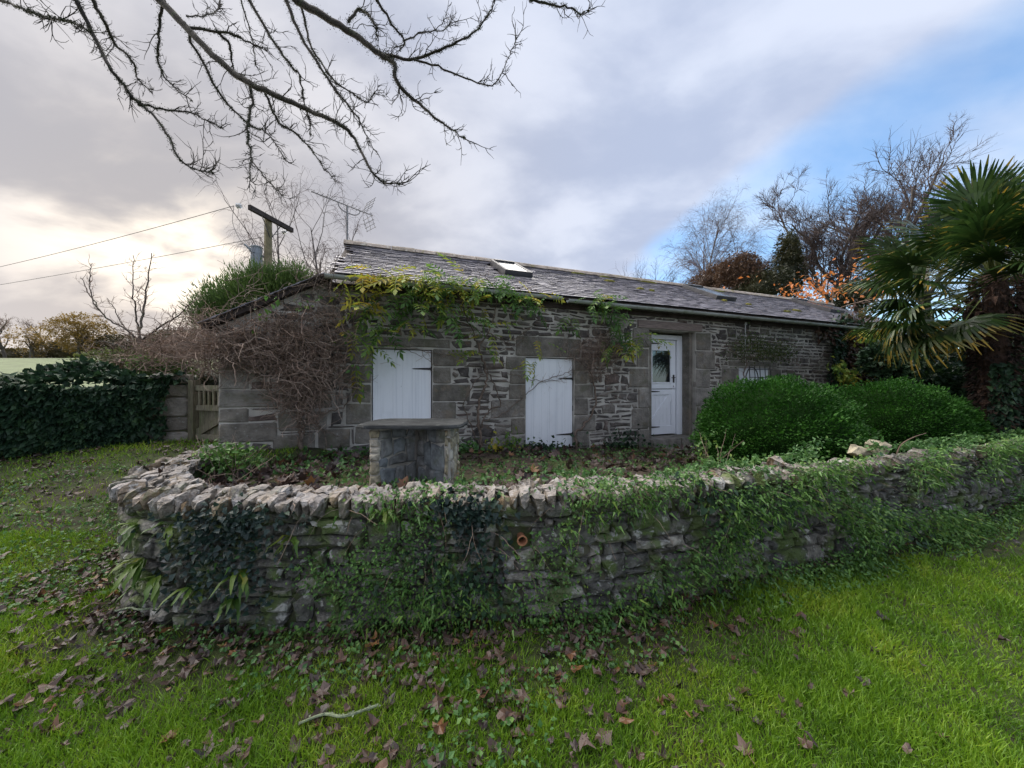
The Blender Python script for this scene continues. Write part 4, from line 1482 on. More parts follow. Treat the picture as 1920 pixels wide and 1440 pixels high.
# conifer behind the lean-to
r = RNG(75)
b = gbase(480, 8.8)
root = thing('conifer', 'feathery green conifer bush behind the lean-to roof', 'conifer', b)
sp_ = MB()
stems = []
cones = [(470, 570, .72, 2600), (425, 578, .6, 2000), (510, 560, .65, 2200), (545, 535, .45, 1400), (490, 540, .45, 1100), (405, 600, .45, 1200), (450, 615, .8, 1800), (555, 580, .7, 1600), (500, 630, .9, 1500)]
for px, py, rad, n in cones:
    c = pt(px, py, 8.8 + r.normal(0, .25))
    p, d = lump(r, c, (rad, rad * .8, rad * .9), int(n * 2.2), .30, (.35, 1.15), upper=-.9)
    tipd = d * .8 + np.array([0, 0, .9])
    R_ = frame(tipd + r.normal(0, .25, (len(p), 3)), r.normal(size=(len(p), 3)))
    sp_.scatter(T_SPRIG, p - b, R_, r.uniform(.10, .34, len(p))[:, None] * np.array([[.16, 1, .3]]))
    stems.append((np.array([b, (b + c) / 2, c]) - b, np.array([.08, .05, .02])))
sp_.build('foliage', M['conifer'], root)
MB().tubes(stems, 5).build('trunk', M['bark_grey'], root)

# ------------------------------------------------------------------ utility pole, wires, transformer
pb = np.array([-8.45, 12.05, float(ground_h(-8.45, 12.05))])
pole = thing('utility_pole', 'wooden utility pole with cross-arm behind the conifer', 'utility pole', pb)
zt = 7.36
MB().tubes([(np.array([(0, 0, -.3), (0, 0, 3), (0, 0, zt - pb[2] + .02)]), np.array([.15, .14, .115]))], 10, True).build('post', M['pole_wood'], pole, smooth=False)
A, B = np.array([-8.61, 11.25, zt]) - pb, np.array([-8.24, 12.88, zt - .04]) - pb
d = nrm(B - A)
sd_ = np.array([-d[1], d[0], 0])
v = []
for q in (A, B):
    for a, z_ in ((-.05, -.13), (.05, -.13), (.05, .03), (-.05, .03)):
        v.append(q + sd_ * (a - .13) + np.array([0, 0, z_]))
MB().add(v, [(0, 1, 2, 3), (7, 6, 5, 4), (0, 4, 5, 1), (1, 5, 6, 2), (2, 6, 7, 3), (3, 7, 4, 0)]).build('cross_arm', M['dark_wood'], pole)
mid = np.array([0, 0, zt - pb[2]])
br = MB()
for q in (A * .45 + mid * .55, B * .45 + mid * .55):
    br.tubes([(np.array([q + sd_ * -.13 + [0, 0, -.1], mid + [0, 0, -.75] + sd_ * -.1]), np.array([.018, .018]))], 4)
br.build('brace', M['lead'], pole)
tr = MB()
tp = mid + np.array([-.33, -.1, -1.05])
prof = [(0, .02), (.19, 0), (.2, -.03), (.18, -.05), (.18, -.75), (.16, -.80), (0, -.81)]
n_ = 16
v = [(tp[0] + rr * math.cos(q * 2 * math.pi / n_), tp[1] + rr * math.sin(q * 2 * math.pi / n_), tp[2] + z_) for rr, z_ in prof for q in range(n_)]
f_ = [(k * n_ + q, (k + 1) * n_ + q, (k + 1) * n_ + (q + 1) % n_, k * n_ + (q + 1) % n_) for k in range(len(prof) - 1) for q in range(n_)]
f_ = [t_[::-1] for t_ in f_]
tr.add(v, f_)
tr.tubes([(np.array([tp + [-.10, -.12, -.16], tp + [-.26, -.2, .02]]), np.array([.045, .03]))], 6, True)
tr.tubes([(np.array([tp + [.0, .0, -.3], tp + [.3, .1, -.3]]), np.array([.03, .03]))], 6)
for dx in (-.05, .04):
    tr.tubes([(np.array([tp + [dx, -.17, -.24], tp + [dx, -.215, -.24]]), np.array([.022, .022]))], 6, True)
tr.build('transformer', M['metal_grey'], pole, smooth=False)
ins = MB()
W1 = A + np.array([-.35, -.05, -.02])
W2 = B + np.array([-.35, .02, -.14])
for wq, aq in ((W1, A), (W2, B)):
    dv = nrm(wq - aq)
    L = np.linalg.norm(wq - aq)
    ins.tubes([(np.array([aq + dv * L * k for k in (.3, .40, .41, .5, .51, .60, .61, .72, .73, .85)]), np.array([.02, .02, .085, .085, .03, .03, .09, .09, .03, .02]))], 8)
ins.build('insulator', M['insulator'], pole)


def wire(name, lab, a, b_, sag, rad, n=20):
    t_ = np.linspace(0, 1, n)[:, None]
    P = a * (1 - t_) + b_ * t_
    P[:, 2] -= sag * 4 * (t_ * (1 - t_))[:, 0]
    MB().tubes([(P - a, np.full(n, rad))], 4).build(name, M['wire'], None, a, label=lab, cat='wire')


e1 = pt(0, 490, 15.9)
a1 = W1 + pb
wire('power_line', 'upper power line running left from the cross-arm', a1, a1 + (e1 - a1) * 2.0, .25, .011)
e2 = pt(0, 527, 18.9)
a2 = W2 + pb
wire('power_line', 'lower power line running left behind the pole', a2, a2 + (e2 - a2) * 2.0, .2, .011)
P = catmull([W1, W1 + [-.05, .02, -.55], W1 + [.12, .1, -1.05], tp + [-.26, -.2, .02]], 14)
MB().tubes([(P, np.full(14, .008))], 4).build('jumper_wire', M['wire'], pole)

# ------------------------------------------------------------------ television aerial on the gable
mz = H2W(np.array([.0, RIDGE_D, RIDGE_Z]))
ant = thing('tv_aerial', 'grey television aerial on a mast at the gable end of the roof', 'aerial', mz - np.array([0, 0, .2]))
am = MB()
o_ = mz - np.array([0, 0, .2])
ztop = EYE + 333 / F * mz[1]
am.tubes([(np.array([mz + [0, 0, -.5], [mz[0], mz[1], ztop]]) - o_, np.array([.024, .022]))], 8, True)
am.build('mast', M['aerial'], ant)
Lp, Rp = pt(583, 358, mz[1] * .925), pt(699, 405, mz[1] * 1.06)
zb = (Lp[2] + Rp[2]) / 2
Lp[2] = Rp[2] = zb
Lp, Rp = Lp - o_, Rp - o_
bd = nrm(Rp - Lp)
bs = np.array([-bd[1], bd[0], 0])
boom = MB()
boom.tubes([(np.array([Lp, Rp]), np.array([.012, .012]))], 6, True)
boom.build('boom', M['aerial'], ant)
for k in range(14):
    q = Lp + (Rp - Lp) * (.03 + .84 * k / 13)
    MB().tubes([(np.array([q - bs * (.07 + .004 * k), q + bs * (.07 + .004 * k)]) + [0, 0, .014], np.array([.005, .005]))], 4).build('element', M['aerial'], ant)
q = Lp + (Rp - Lp) * .88
gr = MB()
for sgn in (1, -1):
    ax = nrm(bd * .35 + np.array([0, 0, 1.0 * sgn]))
    for a in (-.16, 0, .16):
        gr.tubes([(np.array([q + bs * a + ax * .03, q + bs * a + ax * .34]), np.array([.006, .006]))], 4)
    for k in (.1, .18, .26, .33):
        gr.tubes([(np.array([q - bs * .2 + ax * k, q + bs * .2 + ax * k]), np.array([.006, .006]))], 4)
gr.build('reflector', M['aerial'], ant)
mt_ = np.array([mz[0], mz[1], ztop]) - o_
c1, c2 = Lp + (Rp - Lp) * .40, Lp + (Rp - Lp) * .77
drop = np.array([0, 0, -.14])
u_ = catmull([c1, c1 + bd * .03 + drop * .6, c1 + bd * .12 + drop, (c1 + c2) / 2 + drop * 1.05, c2 - bd * .12 + drop, c2 - bd * .03 + drop * .6, c2], 24)
MB().tubes([(u_, np.full(24, .011))], 6).build('bracket', M['aerial'], ant)

# ------------------------------------------------------------------ ivy wall and gate on the left
IW = catmull([(-5.0, 5.35), (-5.7, 4.95), (-6.6, 4.45), (-8.2, 3.6), (-10.5, 2.4)], 60)
ib = np.array([-5.0, 5.35, .70])
iw = thing('ivy_wall', 'low garden wall smothered in dark ivy left of the gate', 'wall', ib)
T2 = nrm(np.gradient(IW, axis=0))
N2 = np.column_stack([-T2[:, 1], T2[:, 0]])
if N2[20] @ np.array([0, -1.0]) < 0:
    N2 = -N2
top_z = 1.56
gz = np.array([float(ground_h(*(q))) for q in IW])
v = []
for q, n2, g in zip(IW, N2, gz):
    for o2, z_ in ((0, g - .3), (0, top_z - .06), (-.45, top_z - .06), (-.45, g - .3)):
        v.append(np.array([q[0] + n2[0] * o2, q[1] + n2[1] * o2, z_]) - ib)
f_ = [(i * 4 + k, (i + 1) * 4 + k, (i + 1) * 4 + (k + 1) % 4, i * 4 + (k + 1) % 4) for i in range(59) for k in range(4)] + [(0, 1, 2, 3)]
MB().add(v, f_).build('core', M['wall_core'], iw)
r = RNG(81)
n = 15000
i = r.integers(4, 59, n)
u = r.uniform(0, 1, n)
zz = gz[i] + (top_z - gz[i]) * u + .06 * wob(IW[i, 0] * 3, u * 9, 1)
outw = .05 + .10 * r.random(n) + .06 * wob(IW[i, 0] * 2.2, zz * 5, 1.0)
keep = ~((i < 9) & (zz < 1.45) & (r.random(n) < .8))
pos = np.column_stack([IW[i] + (IW[np.minimum(i + 1, 59)] - IW[i]) * r.random(n)[:, None] + N2[i] * outw[:, None], zz])[keep]
fo = MB()
leaf_cloud(fo, r, pos - ib, .085, T_IVY, np.column_stack([N2[i] * .5, np.full(n, -.75)])[keep], up=(0, -1, .3), spread=.6)
n = 5000
i = r.integers(0, 59, n)
w_ = r.uniform(-.5, .1, n)
pos = np.column_stack([IW[i] + (IW[np.minimum(i + 1, 59)] - IW[i]) * r.random(n)[:, None] + N2[i] * w_[:, None], top_z + .02 + .14 * r.random(n) + .15 * wob(IW[i, 0] * 1.7, w_ * 3, 1)])
leaf_cloud(fo, r, pos - ib, .085, T_IVY, (0, -.3, .2), spread=1)
fo.build('ivy_foliage', M['ivy'], iw)
z_ = .62
for k, h in enumerate((.26, .22, .30, .20, .16)):
    a0 = 0
    w = (.50, .36, .46, .30, .42)[k]
    V_, f_ = stone(r, w, h - .015, .3, jit=.05, bulge=.012)
    c2 = IW[0] + T2[0] * (w / 2 - .02) + N2[0] * .03
    MB().add(V_, f_).build('gatepost_stone', M['granite'], iw, (c2[0] - ib[0], c2[1] - ib[1], z_ + h / 2 - ib[2]), (0, 0, math.atan2(N2[0][1], N2[0][0]) + math.pi / 2))
    z_ += h

G0, G1 = np.array([-4.86, 5.32]), np.array([-4.05, 5.08])
gzb = .74
gt = thing('garden_gate', 'weathered wooden garden gate between the ivy wall and the cottage', 'gate', (*G0, gzb))
gt.rotation_euler = (0, 0, math.atan2(*(G1 - G0)[::-1]))
gl = float(np.linalg.norm(G1 - G0))
MB().box((-.06, -.05, -.25), (.05, .06, .92)).build('post', M['old_wood'], gt)
for z0, z1 in ((.02, .10), (.46, .54), (.76, .84)):
    MB().box((.06, -.02, z0), (gl, .02, z1)).build('rail', M['old_wood'], gt)
for k in range(7):
    MB().box((.10 + k * .10, -.012, .541), (.135 + k * .10, .012, .759)).build('bar', M['old_wood'], gt)
for k in range(6):
    MB().box((.065 + k * .125, .021, .03), (.185 + k * .125, .038, .53)).build('plank', M['old_wood'], gt)
MB().prism([(.07, .101), (.17, .101), (gl - .02, .40), (gl - .02, .459), (gl - .1, .459), (.07, .18)], -.018, .019).build('brace', M['old_wood'], gt)

# ------------------------------------------------------------------ bare fruit tree and brown shrubs behind the ivy wall
def traced(lines, Y, r, base, dy=.25):
    """stems given as picture positions with start and end radius, turned into points round depth Y"""
    out = []
    for pts_, r0, r1 in lines:
        off = np.cumsum(r.normal(0, dy / 3, len(pts_)))
        P = np.array([pt(x, y, Y + o) for (x, y), o in zip(pts_, off)])
        n = max(8, len(pts_) * 4)
        P = catmull(P, n)
        P[1:] += r.normal(0, .008, (n - 1, 3))
        out.append((P - base, np.linspace(r0, r1, n)))
    return out


def twigs_on(r, lines, per_m, L, rad, ang=.8, trop=.05, gnarl=.22, n=5, t0=.1, second=0, L2=.4):
    """short side twigs along given stems"""
    S_, D_ = [], []
    for P, R in lines:
        seg = np.linalg.norm(np.diff(P, axis=0), axis=1).sum()
        for t in r.uniform(t0, 1, max(1, int(seg * per_m))):
            f = t * (len(P) - 1)
            i = min(int(f), len(P) - 2)
            S_.append(P[i] + (P[i + 1] - P[i]) * (f - i))
            tan = nrm(P[i + 1] - P[i])
            sd = nrm(np.cross(tan, r.normal(size=3)))
            a = r.normal(ang, .25)
            D_.append(tan * math.cos(a) + sd * math.sin(a))
    S_, D_ = np.array(S_), np.array(D_)
    A = [arcs(r, S_, D_, L * r.uniform(.4, 1.3, len(S_)), rad * r.uniform(.7, 1.2, len(S_)), n, gnarl, trop)]
    if second:
        P, R = A[0]
        idx = np.repeat(np.arange(len(P)), second)
        k = r.integers(1, n - 1, len(idx))
        st = P[idx, k]
        tan = nrm(P[idx, k + 1] - P[idx, k])
        sd = nrm(np.cross(tan, r.normal(size=(len(idx), 3))))
        a = r.normal(.75, .2, len(idx))[:, None]
        A.append(arcs(r, st, tan * np.cos(a) + sd * np.sin(a), L * L2 * r.uniform(.5, 1.3, len(idx)), rad * .75 * np.ones(len(idx)), 4, gnarl, trop))
    return A


r = RNG(91)
b = gbase(268, 6.4)
ft = thing('fruit_tree', 'small bare fruit tree with upright shoots behind the ivy wall', 'tree', b)
base_px = (268, 720)
L_ = traced([([(268, 725), (272, 690), (268, 660), (262, 625), (268, 590), (272, 560), (278, 520), (284, 474)], .035, .006),
             ([(262, 625), (255, 590), (250, 555), (248, 520), (251, 478)], .016, .005),
             ([(270, 650), (240, 620), (205, 600), (180, 575), (165, 545), (152, 520)], .02, .005),
             ([(180, 575), (168, 540), (170, 505), (171, 493)], .010, .004),
             ([(265, 640), (300, 612), (330, 595), (352, 575), (372, 558)], .018, .004),
             ([(262, 625), (230, 610), (215, 580), (200, 560)], .012, .004),
             ([(268, 660), (300, 640), (320, 605), (330, 580)], .012, .004),
             ([(268, 675), (230, 650), (190, 640), (170, 645)], .014, .004),
             ([(270, 660), (310, 650), (350, 640), (380, 650)], .014, .004),
             ([(268, 590), (258, 560), (262, 540)], .008, .004)], 6.4, r, b)
MB().tubes(L_, 5).build('trunk', M['bark_grey'], ft, smooth=True)
cr = MB()
for P, R in twigs_on(r, L_, 16, .22, .0045, second=2):
    cr.tube_arr(P, R, 3)
cr.build('crown', M['twig_brown'], ft)


def twig_mass(name, label, base, regions, Y, seed, n, L, rad, mat, cat='shrub', out_dir=None, stems=None):
    r = RNG(seed)
    root = thing(name, label, cat, base)
    S_, C_ = [], []
    for px, py, sx, sy, w in regions:
        for _ in range(int(n * w)):
            S_.append(pt(px + r.normal(0, sx), py + r.normal(0, sy), Y + r.normal(0, .3)))
    S_ = np.array(S_)
    d = rand_dirs(r, len(S_)) + np.array([0, 0, .15])
    P, R = arcs(r, S_ - base, d, L * r.uniform(.4, 1.3, len(S_)), rad * r.uniform(.6, 1.3, len(S_)), 6, .3, 0)
    cr = MB().tube_arr(P, R, 3)
    cr.build('crown', mat, root)
    if stems:
        MB().tubes(traced(stems, Y, r, base), 5).build('trunk', M['bark_grey'], root, smooth=True)
    return root


b = gbase(330, 5.9)
twig_mass('bare_shrub', 'tangled brown bare shrub over the gate', b, [(340, 650, 38, 22, .5), (385, 640, 28, 26, .5), (300, 665, 32, 16, .3), (250, 680, 35, 12, .15)], 5.9, 92, 850, .46, .0055, M['twig_brown'],
          stems=[([(345, 720), (340, 690), (330, 660), (310, 640)], .02, .006), ([(345, 720), (350, 690), (365, 660), (385, 640)], .02, .006), ([(340, 700), (300, 690), (260, 680)], .015, .005)])
b = gbase(215, 6.2)
bush_tree('leafy_shrub', 'thin olive-brown shrub at the foot of the fruit tree', 'shrub', b, pt(225, 680, 6.2), (.75, .35, .30), 2600, .06, M['climber'], 93, T_LEAF, core=False)
b = gbase(330, 6.0)
bush_tree('leafy_shrub', 'green and yellow leafed shrub on top of the wall near the gate', 'shrub', b, pt(300, 690, 6.0), (.65, .3, .22), 2200, .07, M['wist_green'], 94, T_LEAF2, core=False)

# ------------------------------------------------------------------ climbers on the cottage front
def wl(px, py, d):
    return H2W(on_wall(px, py, d))


def wall_stems(lines, r, base, wig=.012):
    out = []
    for pts_, r0, r1 in lines:
        P = np.array([wl(x, y, d) for x, y, d in pts_])
        n = max(8, len(pts_) * 5)
        P = catmull(P, n)
        P[1:] += r.normal(0, wig, (n - 1, 3))
        out.append((P - base, np.linspace(r0, r1, n)))
    return out


def pin_leaves(mb_, r, clusters, base, size=.36, d0=-.05, d1=-.34):
    pos = []
    for px, py, sp, n in clusters:
        for _ in range(int(n * 1.0)):
            x, y = px + r.normal(0, sp), py + r.normal(0, sp * .55)
            y = max(y, 513 + .098 * (x - 620) - r.uniform(0, 26))
            dd = r.uniform(d1, d0)
            if y < 512 + .098 * (x - 620):
                dd = r.uniform(-.34, -.10)
            pos.append(wl(x, y, dd))
    pos = np.array(pos) - base
    n = len(pos)
    tip = HU[None] * r.normal(0, .8, (n, 1)) - HN[None] * r.uniform(.1, .9, (n, 1))
    tip = np.column_stack([tip, r.normal(-.45, .4, n)])
    R_ = frame(tip, np.array([0, 0, 1.0]) + r.normal(0, .3, (n, 3)))
    mb_.scatter(T_PIN, pos, R_, r.uniform(.55, 1.2, n) * size)


r = RNG(101)
# left: dense bare climber with a stout trunk
b = wl(562, 862, -.12)
cl = thing('climbing_shrub', 'leafless brown climber massed on the front wall beside the gate', 'climber', b)
stems = wall_stems([([(562, 864, -.12), (566, 830, -.10), (562, 795, -.10), (566, 765, -.12), (580, 735, -.16), (590, 700, -.2)], .034, .012),
                    ([(566, 815, -.10), (580, 790, -.09), (610, 775, -.08), (640, 765, -.06), (660, 740, -.06), (668, 720, -.06)], .014, .006),
                    ([(563, 800, -.10), (550, 765, -.14), (530, 730, -.2), (490, 700, -.25), (450, 670, -.25)], .018, .006),
                    ([(566, 765, -.12), (550, 730, -.2), (540, 690, -.22), (530, 640, -.2), (520, 590, -.14)], .016, .005),
                    ([(580, 735, -.16), (610, 690, -.2), (630, 640, -.16), (625, 580, -.1), (612, 530, -.14)], .014, .005),
                    ([(590, 700, -.2), (640, 690, -.15), (665, 640, -.1), (660, 590, -.08), (640, 545, -.1)], .012, .004),
                    ([(570, 790, -.09), (600, 800, -.05), (612, 830, -.05), (606, 855, -.04)], .010, .005),
                    ([(600, 800, -.05), (618, 812, -.05), (640, 818, -.04)], .008, .004),
                    ([(625, 580, -.1), (640, 555, -.1), (690, 560, -.06), (720, 545, -.1)], .008, .004)], r, b)
MB().tubes(stems, 6).build('trunk', M['vine_stem'], cl, smooth=True)
S_ = []
for px, py, sx, sy, n in ((560, 680, 38, 34, 520), (500, 655, 42, 24, 400), (440, 650, 34, 22, 380), (600, 640, 34, 40, 240), (565, 735, 26, 24, 330), (620, 700, 22, 28, 170), (400, 660, 22, 18, 150), (540, 610, 45, 18, 140), (640, 600, 18, 30, 60), (570, 780, 16, 14, 80)):
    for _ in range(n):
        S_.append(wl(px + r.normal(0, sx), py + r.normal(0, sy), -abs(r.normal(0, .17)) - .03))
S_ = np.array(S_) - b
d = rand_dirs(r, len(S_)) + np.array([*(-HN * .25), .05])
P, R = arcs(r, S_, d, .36 * r.uniform(.4, 1.4, len(S_)), .0048 * r.uniform(.6, 1.35, len(S_)), 6, .32, 0)
MB().tube_arr(P, R, 3).build('twigs', M['twig_brown'], cl)
S_ = np.array([wl(px + r.normal(0, sx), py + r.normal(0, sy), -r.uniform(.03, .3)) for px, py, sx, sy, n in ((470, 560, 35, 25, 30), (600, 530, 20, 10, 40), (560, 560, 40, 30, 30), (640, 620, 15, 40, 25)) for _ in range(n)]) - b
P, R = arcs(r, S_, rand_dirs(r, len(S_)) + np.array([0, 0, .5]), .6 * r.uniform(.5, 1.2, len(S_)), .0045 * np.ones(len(S_)), 8, .22, -.05)
MB().tube_arr(P, R, 3).build('long_shoots', M['vine_stem'], cl)
fo = MB()
yp = np.array([wl(px + r.normal(0, 7), py + r.normal(0, 6), -.3) for px, py in ((487, 586), (500, 592), (470, 615), (560, 570), (490, 555), (565, 575), (520, 560), (475, 625), (640, 640), (660, 690), (600, 560), (575, 568)) for _ in range(3)]) - b
leaf_cloud(fo, r, yp, .09, T_LEAF2, (0, -.3, -.5))
fo.build('foliage', M['wist_green'], cl)

# wisteria between the two shutters
b = wl(898, 862, -.10)
wi = thing('wisteria', 'wisteria with yellow and green leaves spread along the gutter between the shutters', 'climber', b)
stems = wall_stems([([(898, 864, -.1), (903, 830, -.08), (896, 790, -.08), (900, 750, -.07), (912, 715, -.08), (908, 680, -.08), (898, 650, -.09), (915, 625, -.08)], .028, .014),
                    ([(898, 850, -.1), (905, 800, -.09), (915, 770, -.08), (938, 760, -.06), (925, 720, -.07), (912, 690, -.08)], .014, .010),
                    ([(900, 835, -.09), (880, 790, -.06), (870, 760, -.05), (885, 725, -.05), (905, 700, -.07)], .010, .007),
                    ([(915, 625, -.08), (950, 640, -.08), (985, 622, -.07), (1010, 600, -.08)], .010, .004),
                    ([(905, 650, -.09), (935, 655, -.06), (965, 650, -.05), (985, 635, -.05)], .009, .004),
                    ([(898, 650, -.09), (880, 610, -.1), (865, 570, -.14), (850, 535, -.22), (830, 520, -.3)], .012, .005),
                    ([(915, 625, -.08), (930, 580, -.1), (925, 540, -.2), (900, 510, -.33)], .011, .004),
                    ([(880, 610, -.1), (820, 590, -.1), (760, 570, -.12), (700, 560, -.15), (660, 545, -.2)], .010, .004),
                    ([(865, 570, -.14), (800, 535, -.3), (740, 520, -.34), (690, 515, -.34)], .009, .004),
                    ([(925, 540, -.2), (980, 540, -.34), (1020, 548, -.34)], .008, .003),
                    ([(895, 660, -.07), (850, 665, -.05), (800, 660, -.03), (740, 645, -.03), (690, 640, -.03)], .006, .003),
                    ([(740, 645, -.03), (770, 660, -.02), (800, 672, -.02), (812, 685, -.01)], .005, .003),
                    ([(905, 790, -.05), (950, 770, -.03), (1010, 720, .02), (1060, 700, .02), (1085, 690, -.05)], .007, .004),
                    ([(950, 700, -.03), (1000, 712, .02), (1040, 714, .02), (1075, 700, .02)], .005, .003)], r, b)
MB().tubes(stems, 6).build('trunk', M['vine_stem'], wi, smooth=True)
tw = MB()
for P, R in twigs_on(r, stems[3:], 14, .22, .003, trop=0, second=1):
    tw.tube_arr(P, R, 3)
tw.build('twigs', M['twig_brown'], wi)
fo = MB()
pin_leaves(fo, r, [(692, 538, 24, 12), (745, 515, 34, 22), (690, 575, 22, 11), (722, 625, 12, 6), (800, 505, 34, 14), (890, 500, 36, 14), (820, 560, 26, 12), (905, 590, 28, 9), (1000, 555, 22, 6), (662, 688, 4, 2), (700, 655, 8, 4), (870, 655, 22, 4), (1012, 640, 8, 3), (930, 625, 18, 4), (990, 675, 10, 4), (650, 625, 10, 4), (770, 600, 20, 4)], b)
fo.build('foliage', M['wist'], wi)
fo = MB()
pin_leaves(fo, r, [(770, 552, 34, 10), (845, 512, 36, 12), (935, 516, 36, 13), (955, 535, 18, 6), (860, 590, 26, 6), (1000, 562, 18, 8), (725, 605, 12, 6), (800, 580, 22, 9), (740, 548, 16, 7), (870, 610, 18, 4)], b)
fo.build('foliage', M['wist_green'], wi)

# second wisteria between the tall hatch and the door
b = wl(1082, 842, -.08)
w2 = thing('wisteria', 'smaller wisteria with a nest of bare twigs beside the stable door', 'climber', b)
stems = wall_stems([([(1082, 844, -.08), (1078, 815, -.05), (1092, 800, -.05), (1110, 775, -.06), (1117, 745, -.06), (1112, 715, -.07), (1105, 690, -.10)], .026, .014),
                    ([(1105, 690, -.10), (1130, 660, -.12), (1145, 620, -.12), (1148, 580, -.18), (1140, 555, -.3)], .012, .005),
                    ([(1112, 745, -.06), (1150, 735, -.05), (1185, 722, -.05)], .007, .003),
                    ([(1105, 690, -.10), (1080, 670, -.08), (1060, 655, -.06)], .010, .004),
                    ([(1112, 715, -.07), (1128, 700, -.1), (1150, 680, -.14), (1180, 660, -.1)], .010, .004)], r, b)
MB().tubes(stems, 6).build('trunk', M['vine_stem'], w2, smooth=True)
S_ = np.array([wl(px + r.normal(0, sx), py + r.normal(0, sy), -abs(r.normal(0, .10)) - .02) for px, py, sx, sy, n in ((1125, 665, 26, 14, 420), (1100, 660, 20, 12, 200), (1150, 650, 18, 20, 160), (1120, 630, 16, 20, 120), (1115, 700, 14, 10, 120)) for _ in range(n)]) - b
P, R = arcs(r, S_, rand_dirs(r, len(S_)), .24 * r.uniform(.4, 1.3, len(S_)), .0032 * np.ones(len(S_)), 5, .3, 0)
MB().tube_arr(P, R, 3).build('twigs', M['twig_brown'], w2)
fo = MB()
pin_leaves(fo, r, [(1130, 556, 16, 12), (1152, 592, 14, 10), (1118, 578, 14, 7), (1165, 622, 14, 8), (1160, 640, 12, 4), (1090, 590, 20, 3)], b, .34)
fo.build('foliage', M['wist_green'], w2)
fo = MB()
pin_leaves(fo, r, [(1185, 640, 14, 8), (1200, 632, 8, 3), (1130, 650, 10, 3), (1241, 637, 3, 2), (1120, 552, 14, 4)], b, .34)
fo.build('foliage', M['wist'], w2)

# wall shrub over the small window, iron hoop and lattice
b = wl(1392, 752, -.15)
ws = thing('wall_shrub', 'sparse olive climber trained over the small shuttered window', 'climber', b)
stems = wall_stems([([(1392, 770, -.15), (1388, 730, -.12), (1398, 690, -.10), (1396, 660, -.10)], .018, .009), ([(1396, 670, -.1), (1430, 668, -.1), (1470, 672, -.1), (1500, 685, -.1)], .009, .004),
                    ([(1396, 660, -.10), (1420, 640, -.1), (1460, 645, -.1)], .008, .003), ([(1398, 680, -.1), (1375, 660, -.1), (1355, 650, -.1)], .007, .003)], r, b)
MB().tubes(stems, 5).build('trunk', M['vine_stem'], ws)
fo = MB()
ps = np.array([wl(px + r.normal(0, sx), py + r.normal(0, sy), -r.uniform(.02, .28)) for px, py, sx, sy, n in ((1430, 655, 26, 12, 900), (1465, 662, 18, 9, 420), (1385, 655, 16, 14, 320), (1410, 635, 18, 9, 240)) for _ in range(n)]) - b
leaf_cloud(fo, r, ps, .045, T_LEAF, (0, 0, -.3))
fo.build('foliage', M['climber'], ws)
tw = MB()
for P, R in twigs_on(r, stems, 30, .22, .003):
    tw.tube_arr(P, R, 3)
tw.build('twigs', M['twig_brown'], ws)

hb_ = H2W(np.array([8.02, -.30, -.30]))
hp = [(0, 0, 0), (0, 0, .9), (0, 0, 1.35), (.03, 0, 1.52), (.12, 0, 1.64), (.22, 0, 1.66), (.32, 0, 1.60), (.38, 0, 1.48), (.40, 0, 1.3), (.40, 0, .6), (.40, 0, 0)]
MB().tubes([(catmull(hp, 40), np.full(40, .011))], 6).build('iron_hoop', M['iron'], None, hb_, (0, 0, TH), label='thin black iron hoop against the wall above the first round bush', cat='hoop')
lb = H2W(np.array([8.35, -.20, .35]))
la_ = MB()
for k in range(5):
    la_.tubes([(np.array([(k * .17, 0, 0), (k * .17 + .06, .10, 1.05)]), np.array([.009, .009]))], 5, True)
for k in range(6):
    z_ = .08 + k * .18
    la_.tubes([(np.array([(-.04 + z_ * .06, z_ * .095 - .012, z_), (.74 + z_ * .06, z_ * .095 - .012, z_)]), np.array([.008, .008]))], 5, True)
la_.build('iron_lattice', M['iron'], None, lb, (0, 0, TH), label='black iron lattice leaning before the small white shutter', cat='trellis')

# ivy on the far end of the wall
def wall_ivy(name, label, pxr, mat, seed, n, size, base, tip=(0, 0, -.8), depth=(.02, .2), cat='ivy', tmpl=T_IVY):
    r = RNG(seed)
    ps = np.array([wl(px + r.normal(0, sx), py + r.normal(0, sy), -r.uniform(*depth)) for px, py, sx, sy, w in pxr for _ in range(int(n * w))])
    fo = MB()
    leaf_cloud(fo, r, ps - base, size, tmpl, np.array(tip) + np.array([*(-HN * .4), 0]), up=(*(-HN), .3), spread=.7)
    return fo.build(name, mat, None, base, label=label, cat=cat)


wall_ivy('ivy', 'narrow dark ivy column on the front wall near the far downpipe', [(1577, 640, 7, 20, .5), (1575, 700, 8, 28, .7), (1590, 610, 16, 8, .3)], M['ivy'], 111, 1400, .09, wl(1575, 740, 0))
wall_ivy('ivy', 'bronze brown creeper on the front wall by the far downpipe', [(1612, 640, 16, 30, .8), (1610, 700, 16, 26, .6), (1580, 625, 20, 8, .3)], M['ivy_bronze'], 112, 1500, .10, wl(1610, 740, 0))
wall_ivy('climbing_rose', 'yellow-green leafy shoots at the far end of the front wall', [(1590, 705, 8, 8, .3), (1570, 690, 8, 8, .15), (1630, 630, 16, 8, .25), (1680, 660, 30, 20, .5), (1700, 700, 40, 14, .6)], M['wist'], 113, 520, .13, wl(1650, 740, 0), depth=(.1, .5), cat='climber', tmpl=T_LEAF2)

